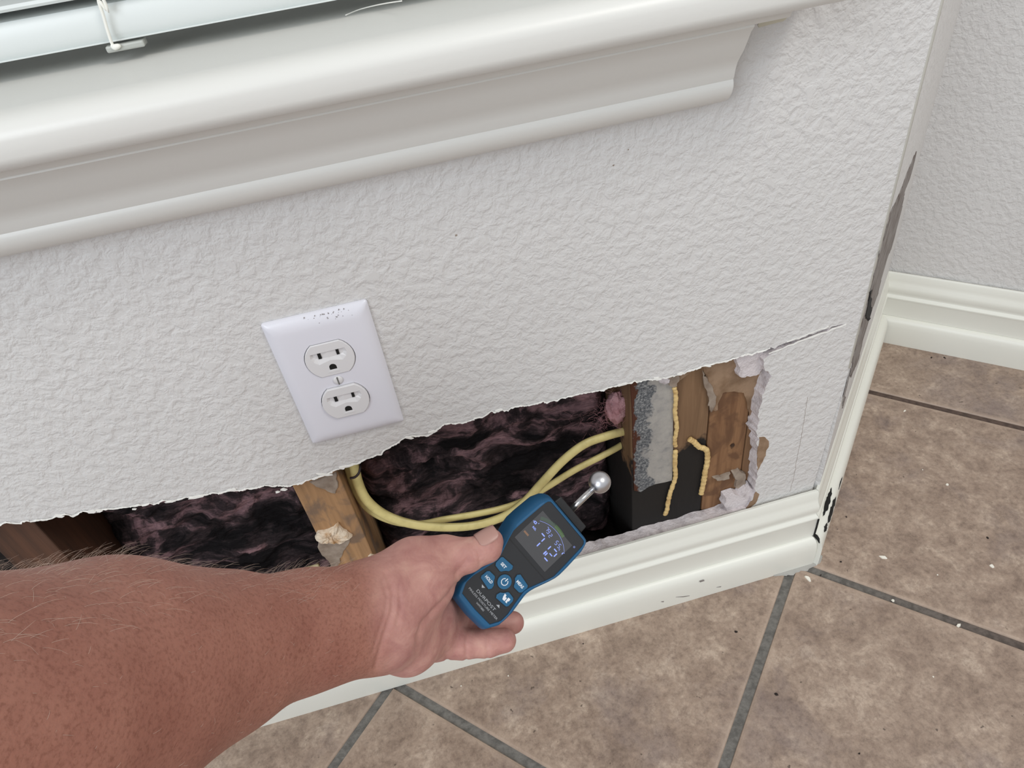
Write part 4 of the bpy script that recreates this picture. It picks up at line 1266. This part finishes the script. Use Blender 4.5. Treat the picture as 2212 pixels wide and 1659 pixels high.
ipoly([(2.5, 5.5), (8.5, 6), (9, 1), (7, -1.5), (9, -5), (4, -5.5), (3.2, -.5)])
def circle_poly(r, n=32): return [(r * math.cos(2 * math.pi * i / n), r * math.sin(2 * math.pi * i / n)) for i in range(n)]
slab('button_recess', circle_poly(17.4), 0.0003, 0.00048, M_cap, face)
pb = slab('power_button', circle_poly(15.2), 0.0003, 0.0014, M_btn, None, 0.0004)
pw = []
for i in range(20):
    a = math.radians(120 + (300) * (i + .5) / 20); pw.append((7.0 * math.cos(a), 7.0 * math.sin(a), 2.6, 2.1, a + H))
pw.append((0, 5.5, 8.5, 2.1, H))
pw = bars('power_symbol', pw, M_print, 0.0015, pb)
text('DURPOST', 2, -52.5, 6.2, M_printg, face, 0.00052, width=58)
text('PINLESS MOISTURE METER', 3, -61.5, 4.4, M_printg, face, 0.00052, width=90)
text('WMT880', 3, -70, 4.0, M_printg, face, 0.00052, width=24)
for pts in ([(-29, -37.5), (-19, -37.5), (-24, -42.5)], [(24, -43.5), (34, -43.5), (29, -38.5)]):
    v, f = prism(ring3(pts, .0006), ring3(pts, .0003)); lm('arrow_mark', v, f, M_printg, face)
# head cap, rod, ball
cap = slab('top_cap', [(-46, 190), (46, 190), (44, 209), (-44, 209)], -0.0205, -0.0045, M_cap, None, 0.0008)
v, f = tube_vf([Vector((0, 205 * K, -0.0125)), Vector((0, 285 * K, -0.0125))], 8.0 * K, 18); lm('probe_rod', v, f, M_steel, None, True)
V = []; Fc = []
bc = Vector((0, 300 * K, -0.0125)); br_ = 25.0 * K
for i in range(17):
    th = math.pi * i / 16
    for k in range(28):
        ph = 2 * math.pi * k / 28
        V.append(bc + Vector((math.sin(th) * math.cos(ph), math.cos(th), math.sin(th) * math.sin(ph))) * br_)
for i in range(16):
    for k in range(28): Fc.append((i * 28 + k, i * 28 + (k + 1) % 28, (i + 1) * 28 + (k + 1) % 28, (i + 1) * 28 + k))
lm('probe_ball', V, Fc, flat_mat('satin_steel_ball', srgb(206, 206, 210), .34, 1.0), None, True)

# ------------------------------------------------------------------ person: bare left forearm and hand as one continuous surface
# joints are given as (px, py, distance, radius in mm); the surface is a smooth union of tapered limbs, meshed with surface nets
def cpt(px, py, d):
    return np.array([(px - IW / 2) / F * d, -(py - IH / 2) / F * d, d])
limbs = [
 # forearm: two blended columns give the flattened section
 ((-420, 1690, .190, 52), (-60, 1590, .240, 55), 5),
 ((-60, 1590, .240, 55), (230, 1478, .300, 55), 5),
 ((230, 1478, .300, 55), (470, 1412, .355, 43), 5),
 ((470, 1414, .355, 42), (660, 1360, .400, 31), 5),
 ((660, 1350, .400, 30), (800, 1318, .428, 26), 14),
 ((660, 1372, .400, 30), (812, 1355, .428, 26), 14),
 # palm heel
 ((800, 1300, .430, 25), (890, 1262, .448, 26), 14),
 ((812, 1362, .432, 24), (880, 1388, .458, 20), 12),
 ((870, 1270, .450, 24), (925, 1240, .458, 20), 10),
 ((830, 1330, .440, 25), (925, 1330, .482, 19), 12),
 ((880, 1388, .458, 19), (940, 1376, .486, 15), 9),
 # palm body behind the meter
 ((900, 1300, .482, 18), (985, 1262, .515, 13), 9),
 ((905, 1330, .485, 17), (985, 1300, .512, 12), 9),
 ((915, 1350, .487, 16), (985, 1340, .508, 11.5), 8),
 # thumb
 ((900, 1222, .452, 19), (962, 1203, .461, 14), 8),
 ((962, 1203, .461, 13.5), (1008, 1200, .4610, 11.2), 5),
 ((1008, 1200, .4610, 11.2), (1052, 1183, .4630, 9.6), 4),
 ((1052, 1183, .4630, 9.6), (1061, 1168, .4655, 8.2), 4),
]
fingers = [
 # little finger (lowest, fully in view)
 [(945, 1385, .490, 13.5), (1000, 1391, .496, 10.6), (1052, 1389, .500, 10.0), (1089, 1383, .503, 9.0)],
 # ring finger (tip shows right of the meter)
 [(950, 1348, .500, 12.5), (1010, 1345, .516, 10.2), (1066, 1347, .520, 9.6), (1108, 1345, .522, 8.6)],
 # middle and index lie behind the meter
 [(960, 1312, .508, 12.5), (1020, 1296, .525, 10.2), (1068, 1290, .530, 9.6), (1096, 1286, .531, 8.6)],
 [(965, 1272, .512, 12.5), (1024, 1246, .528, 10.2), (1080, 1226, .535, 9.6), (1120, 1214, .538, 8.6)],
]
hs = 0.0013
lo = np.array([-0.262, -0.245, 0.125]); hi = np.array([0.022, -0.030, 0.565])
dims = np.ceil((hi - lo) / hs).astype(int)
fld = np.full(dims, 0.05, np.float32)
ax = [lo[i] + hs * np.arange(dims[i]) for i in range(3)]
def cone(a, b, k, target):
    A = cpt(*a[:3]); B = cpt(*b[:3]); ra, rb = a[3] / 1000, b[3] / 1000
    k = k / 1000
    mrg = max(ra, rb) + k * 1.5 + 0.004
    i0 = np.maximum(0, ((np.minimum(A, B) - mrg - lo) / hs).astype(int)); i1 = np.minimum(dims, ((np.maximum(A, B) + mrg - lo) / hs).astype(int) + 1)
    if np.any(i1 <= i0): return
    X = ax[0][i0[0]:i1[0], None, None] - A[0]; Yy = ax[1][None, i0[1]:i1[1], None] - A[1]; Zz = ax[2][None, None, i0[2]:i1[2]] - A[2]
    d = B - A; L2 = d @ d
    t = np.clip((X * d[0] + Yy * d[1] + Zz * d[2]) / L2, 0, 1)
    dist = np.sqrt((X - t * d[0]) ** 2 + (Yy - t * d[1]) ** 2 + (Zz - t * d[2]) ** 2) - (ra + (rb - ra) * t)
    sub = target[i0[0]:i1[0], i0[1]:i1[1], i0[2]:i1[2]]
    if k > 0:
        hmix = np.clip(0.5 + 0.5 * (sub - dist) / k, 0, 1)
        sub[...] = sub * (1 - hmix) + dist * hmix - k * hmix * (1 - hmix)
    else:
        sub[...] = np.minimum(sub, dist)
for a, b, k in limbs: cone(a, b, k, fld)
for fg in fingers:
    ff = np.full(dims, 0.05, np.float32)
    for a, b in zip(fg[:-1], fg[1:]): cone(a, b, 3, ff)
    # fingers join the palm softly at the root but stay apart from one another
    xx = ax[0][:, None, None]
    root = cpt(*fg[0][:3])[0]; kk = 0.0065 * np.clip(1 - (xx - root) / 0.022, 0.12, 1)
    hmix = np.clip(0.5 + 0.5 * (fld - ff) / kk, 0, 1)
    fld = (fld * (1 - hmix) + ff * hmix - kk * hmix * (1 - hmix)).astype(np.float32)

def surface_nets(g):
    s = g < 0
    nx, ny, nz = g.shape
    c = np.zeros((nx - 1, ny - 1, nz - 1), np.int8)
    for dx in (0, 1):
        for dy in (0, 1):
            for dz in (0, 1): c += s[dx:nx - 1 + dx, dy:ny - 1 + dy, dz:nz - 1 + dz]
    act = (c > 0) & (c < 8)
    idx = np.full(act.shape, -1, np.int64); ids = np.argwhere(act); idx[act] = np.arange(len(ids))
    P = np.zeros((len(ids), 3)); W_ = np.zeros(len(ids))
    cor = [(dx, dy, dz) for dx in (0, 1) for dy in (0, 1) for dz in (0, 1)]
    for a in cor:
        for k in range(3):
            if a[k]: continue
            b = list(a); b[k] = 1
            va = g[ids[:, 0] + a[0], ids[:, 1] + a[1], ids[:, 2] + a[2]]; vb = g[ids[:, 0] + b[0], ids[:, 1] + b[1], ids[:, 2] + b[2]]
            m = (va < 0) != (vb < 0)
            t = np.where(m, va / np.where(m, va - vb, 1), 0)
            q = np.array(a, float)[None, :].repeat(len(ids), 0); q[:, k] += t
            P[m] += q[m]; W_[m] += 1
    P = P / W_[:, None] + ids
    Fc = []
    for k in range(3):
        o1, o2 = [(1, 2), (2, 0), (0, 1)][k]
        sl = [slice(None)] * 3; sl2 = [slice(None)] * 3
        sl[k] = slice(0, -1); sl2[k] = slice(1, None)
        cr = s[tuple(sl)] != s[tuple(sl2)]
        e = np.argwhere(cr)
        e = e[(e[:, o1] > 0) & (e[:, o2] > 0) & (e[:, o1] < g.shape[o1] - 1) & (e[:, o2] < g.shape[o2] - 1)]
        inside = s[e[:, 0], e[:, 1], e[:, 2]]
        q = []
        for da, db in ((0, 0), (-1, 0), (-1, -1), (0, -1)):
            f_ = e.copy(); f_[:, o1] += da; f_[:, o2] += db
            q.append(idx[f_[:, 0], f_[:, 1], f_[:, 2]])
        q = np.stack(q, 1)
        q[~inside] = q[~inside][:, ::-1]
        Fc.append(q)
    return P, np.concatenate(Fc)
P, Q = surface_nets(fld)
Pc = P * hs + lo                               # camera-aligned metres: right, up, distance
# relax the grid pattern
nb_a = np.concatenate([Q[:, 0], Q[:, 1], Q[:, 2], Q[:, 3]]); nb_b = np.concatenate([Q[:, 1], Q[:, 2], Q[:, 3], Q[:, 0]])
def relax(X, w):
    S = np.zeros_like(X); n_ = np.zeros(len(X))
    for k in range(3): S[:, k] = np.bincount(nb_a, X[nb_b, k], len(X)) + np.bincount(nb_b, X[nb_a, k], len(X))
    n_ = np.bincount(nb_a, minlength=len(X)) + np.bincount(nb_b, minlength=len(X))
    return X * (1 - w) + S / n_[:, None] * w
arm_w = np.clip((0.418 - Pc[:, 2]) / 0.02, 0, 1)[:, None]
for _ in range(4): Pc = relax(Pc, 0.55); Pc = relax(Pc, -0.42)
for _ in range(90): Pc = Pc + (relax(Pc, 0.6) - Pc) * arm_w
def vnormals(X):
    fn = np.cross(X[Q[:, 2]] - X[Q[:, 0]], X[Q[:, 3]] - X[Q[:, 1]])
    nn = np.zeros_like(X)
    for j in range(4):
        for k in range(3): nn[:, k] += np.bincount(Q[:, j], fn[:, k], len(X))
    return nn / (np.linalg.norm(nn, axis=1, keepdims=True) + 1e-12)
NV = vnormals(Pc)
cen = Pc.mean(0)
# orient outwards
if np.mean(np.sum(NV * (Pc - cen), 1)) < 0: Q = Q[:, ::-1]; NV = -NV
pxv = Pc[:, 0] / Pc[:, 2] * F + IW / 2; pyv = -Pc[:, 1] / Pc[:, 2] * F + IH / 2
facing = NV[:, 2] < 0.25
# skin creases: shallow grooves along lines over the skin
def groove(line, depth, width):
    global Pc
    L = np.array([(p[0], p[1]) for p in line], float)
    best = np.full(len(Pc), 1e9)
    for a, b in zip(L[:-1], L[1:]):
        d = b - a; t = np.clip(((pxv - a[0]) * d[0] + (pyv - a[1]) * d[1]) / (d @ d), 0, 1)
        best = np.minimum(best, np.hypot(pxv - a[0] - t * d[0], pyv - a[1] - t * d[1]))
    w = np.exp(-(best / width) ** 2) * facing * (pxv > 600)
    Pc = Pc - NV * (w * depth)[:, None]
groove([(988, 1262), (968, 1290), (940, 1318), (915, 1345), (905, 1372), (902, 1400)], 0.0016, 6)
groove([(835, 1240), (850, 1280), (848, 1320), (835, 1360), (822, 1400), (812, 1440)], 0.0014, 6)
groove([(826, 1250), (838, 1290), (832, 1330), (818, 1370), (806, 1410)], 0.0009, 5)
groove([(862, 1270), (866, 1310), (858, 1350)], 0.0007, 5)
groove([(962, 1400), (968, 1440)], 0.0010, 5)
groove([(1008, 1362), (1007, 1425)], 0.0010, 4)
groove([(1053, 1365), (1053, 1420)], 0.0010, 4)
groove([(985, 1240), (1000, 1222), (1012, 1205)], 0.0010, 5)
groove([(1020, 1163), (1028, 1180), (1036, 1200), (1037, 1222)], 0.0008, 4)
groove([(1012, 1166), (1018, 1182), (1024, 1202)], 0.0006, 4)
wv = [CAM + RX * p[0] + RY * p[1] - RZ * p[2] for p in Pc]

def skin_mat():
    m, nt, p = new_mat('skin')
    p.inputs['Roughness'].default_value = 0.55
    p.inputs['Specular IOR Level'].default_value = 0.35
    at = nt.nodes.new('ShaderNodeAttribute'); at.attribute_name = 'palm'
    v = pos(nt)
    a = noise_tex(nt, v, 30, 5, 0.6)
    tan = ramp(nt, a, [(0.3, srgb(152, 101, 87)), (0.7, srgb(170, 119, 103))])
    fr = noise_tex(nt, v, 560, 4, 0.65)
    ff = ramp(nt, fr, [(0.35, (0.74, 0.68, 0.65, 1)), (0.5, (1, 1, 1, 1)), (0.66, (1.08, 1.08, 1.07, 1))])
    tan = mixc(nt, 0.85, tan, ff, 'MULTIPLY')
    b = noise_tex(nt, v, 60, 5, 0.6, .6)
    pal = ramp(nt, b, [(0.3, srgb(172, 120, 114)), (0.55, srgb(192, 143, 133)), (0.75, srgb(204, 160, 146))])
    c = mixc(nt, at.outputs['Fac'], tan, pal)
    nt.links.new(c, p.inputs['Base Color'])
    p.inputs['Subsurface Weight'].default_value = 0.12
    p.inputs['Subsurface Radius'].default_value = (0.006, 0.002, 0.001)
    p.inputs['Subsurface Scale'].default_value = 0.6
    w1 = noise_tex(nt, v, 420, 3, 0.6)
    b1_ = bumped(nt, p, w1, 0.22, 0.0009)
    w2 = noise_tex(nt, pos(nt, (1, 1, 2.5)), 120, 3, 0.5, .8)
    bumped(nt, p, w2, 0.16, 0.0015, b1_)
    return m
M_skin = skin_mat()
me = bpy.data.meshes.new('person')
me.from_pydata([tuple(v) for v in wv], [], [tuple(int(i) for i in q) for q in Q])
me.materials.append(M_skin)
me.polygons.foreach_set('use_smooth', [True] * len(me.polygons))
# palm side skin is pinker than the tanned forearm
pal = np.clip((pxv - 770 - (pyv - 1330) * 0.12) / 90.0, 0, 1)
pal = pal * pal * (3 - 2 * pal)
att = me.attributes.new('palm', 'FLOAT', 'POINT'); att.data.foreach_set('value', pal.astype(np.float32))
me.update()
person = bpy.data.objects.new('person', me); COL.objects.link(person)
tag(person, 'bare hairy forearm and hand reaching in from the left, gripping the meter', 'person')

# thumb nail lying on the thumb's skin
def nail():
    c = cpt(1053, 1163, .4605); tip = cpt(1066, 1150, .4640)
    # axes of the thumb end in camera-aligned space
    t = cpt(1062, 1168, .4655) - cpt(1020, 1194, .462); t /= np.linalg.norm(t)
    base = cpt(1050, 1178, .4633)
    nd = np.array([-0.10, 0.80, -0.42]); nd -= t * (nd @ t); nd /= np.linalg.norm(nd)
    s = np.cross(t, nd)
    V = []; Fc = []
    R0 = 0.0098; nu, nv = 14, 12
    for j in range(nv + 1):
        al = -0.0040 + 0.0145 * j / nv
        for i in range(nu + 1):
            w = (i / nu - .5) * 2
            half = 0.86 * math.sqrt(max(0.02, 1 - max(0, (abs(j / nv - .5) * 2)) ** 4 * .55))
            ang = w * half
            rad = R0 + 0.0004 - 0.0016 * max(0, j / nv - .55)
            pc = base + t * al + (nd * math.cos(ang) + s * math.sin(ang)) * rad
            V.append(CAM + RX * pc[0] + RY * pc[1] - RZ * pc[2])
    for j in range(nv):
        for i in range(nu):
            a = j * (nu + 1) + i; Fc.append((a, a + 1, a + nu + 2, a + nu + 1))
    o = mesh('thumb_nail', V, Fc, flat_mat('nail', srgb(182, 142, 132), .34), person, smooth=True)
    md = o.modifiers.new('thickness', 'SOLIDIFY'); md.thickness = 0.0006; md.offset = 0
    return o
nail()

# fine forearm hair
def hair():
    V = []; Fc = []
    nvz = NV[:, 2]
    sel = np.where((pxv > -60) & (pxv < 760) & (nvz < 0.35))[0]
    # more hair towards the upper (outer) edge of the forearm
    upn = NV[sel, 1]
    pr = np.clip(0.10 + 1.6 * np.clip(upn - 0.35, 0, 1) ** 1.5, 0, 1); pr /= pr.sum()
    pick = rng.choice(sel, 560, replace=False, p=pr)
    for i in pick:
        n_ = NV[i]; p0 = Pc[i] - n_ * 0.0003
        t = np.array([0.75, 0.12, 0.25]) + rng.normal(0, .35, 3); t -= n_ * (t @ n_); t /= np.linalg.norm(t)
        L = rng.uniform(.003, .0085) * (1.0 if n_[1] > .62 else .3)
        pts = [p0, p0 + (n_ * .55 + t * .5) * L * .5, p0 + (n_ * .70 + t * 1.0) * L * .85, p0 + (n_ * .68 + t * 1.3) * L]
        W3 = [CAM + RX * q[0] + RY * q[1] - RZ * q[2] for q in pts]
        v, f = tube_vf(W3, [.00005, .000045, .00004, .00002], 3, cap=False)
        b = len(V); V += v; Fc += [tuple(b + k for k in q) for q in f]
    o = mesh('arm_hair', V, Fc, flat_mat('arm_hair', srgb(196, 178, 164), .5), person)
    o['kind'] = 'stuff'
hair()

# ------------------------------------------------------------------ crumbs on the floor
M_chip = flat_mat('paint_flake', srgb(238, 234, 222), .7)
M_crumb = flat_mat('dark_crumb', srgb(40, 32, 28), .9)
def crumb(name, px, py, size, mat, label, cat, group, asp=1.0, ang=0.0, hgt=0.0012):
    c = floor_at(px, py)
    k = random.randint(5, 7); top = []; bot = []
    for i in range(k):
        a = 2 * math.pi * i / k + random.uniform(-.3, .3); r = size * random.uniform(.7, 1.1)
        x, y = math.cos(a) * r, math.sin(a) * r * asp
        q = Vector((c.x + x * math.cos(ang) - y * math.sin(ang), c.y + x * math.sin(ang) + y * math.cos(ang), 0.0))
        bot.append(q + Vector((0, 0, 0.00005)))
        top.append(q.lerp(Vector((c.x, c.y, 0)), .18) + Vector((0, 0, hgt * random.uniform(.6, 1.2))))
    v, f = prism(top, bot)
    o = mesh(name, v, f, mat); tag(o, label, cat, group)
GW = 'white paint flakes on the floor'; GD = 'dark crumbs on the floor'
crumb('paint_flake', 1746, 1250, .0052, M_chip, 'pointed white paint flake just below the baseboard corner', 'flake', GW, .5, 1.75)
crumb('paint_flake', 1908, 1204, .0050, M_chip, 'curled white paint flake on the tile right of the baseboard corner', 'flake', GW, .45, -.6)
crumb('paint_flake', 2070, 1351, .0034, M_chip, 'white paint flake lying in the dark grout line at right', 'flake', GW, .6, .2)
crumb('paint_flake', 1929, 1298, .0020, M_chip, 'tiny white paint flake in the grout line near the baseboard corner', 'flake', GW)
crumb('paint_flake', 2143, 1223, .0026, M_chip, 'small white paint flake near the right edge of the photo', 'flake', GW)
crumb('paint_flake', 1954, 888, .0030, M_chip, 'small white paint flake just below the far grout line', 'flake', GW, .4, .3)
crumb('paint_flake', 2046, 1047, .0022, M_chip, 'small white paint flake alone in the middle of the far right tile', 'flake', GW)
for px, py, lb in ((2025, 1242, 'tiny pale speck on the tile above the right-hand grout line'), (1993, 1015, 'tiny pale speck on the tile level with the bent adhesive bead'), (1098, 1460, 'tiny pale speck on the tile below the fingers, nearest the baseboard'), (996, 1482, 'tiny pale speck on the tile just right of the left grout crossing'), (2016, 1462, 'tiny pale speck in the lower right tile')):
    crumb('plaster_speck', px, py, .0009, M_chip, lb, 'speck', 'tiny pale plaster specks', hgt=.0007)
for px, py, s, lb in ((2133, 1162, .0020, 'dark oval crumb at the right edge above the small white flake'), (1828, 1117, .0013, 'small dark crumb on the tile just right of the chipped baseboard'), (2012, 773, .0020, 'left one of two dark crumbs beneath the far baseboard'), (2040, 773, .0022, 'right one of two dark crumbs beneath the far baseboard'), (1677, 1500, .0022, 'dark crumb in the bottom right tile close to the long grout line'), (1856, 1628, .0013, 'small dark crumb near the bottom edge at right'), (1773, 1243, .0014, 'small dark crumb at the start of the grout line by the corner'), (1260, 1391, .0012, 'small dark crumb in front of the baseboard right of the fingers'), (1590, 1365, .0024, 'dark crumb on the middle tile left of the long grout line'), (1816, 1214, .0014, 'small dark crumb right of the baseboard corner near the curled flake')):
    crumb('dark_crumb', px, py, s, M_crumb, lb, 'crumb', GD, .6, random.random() * 3)
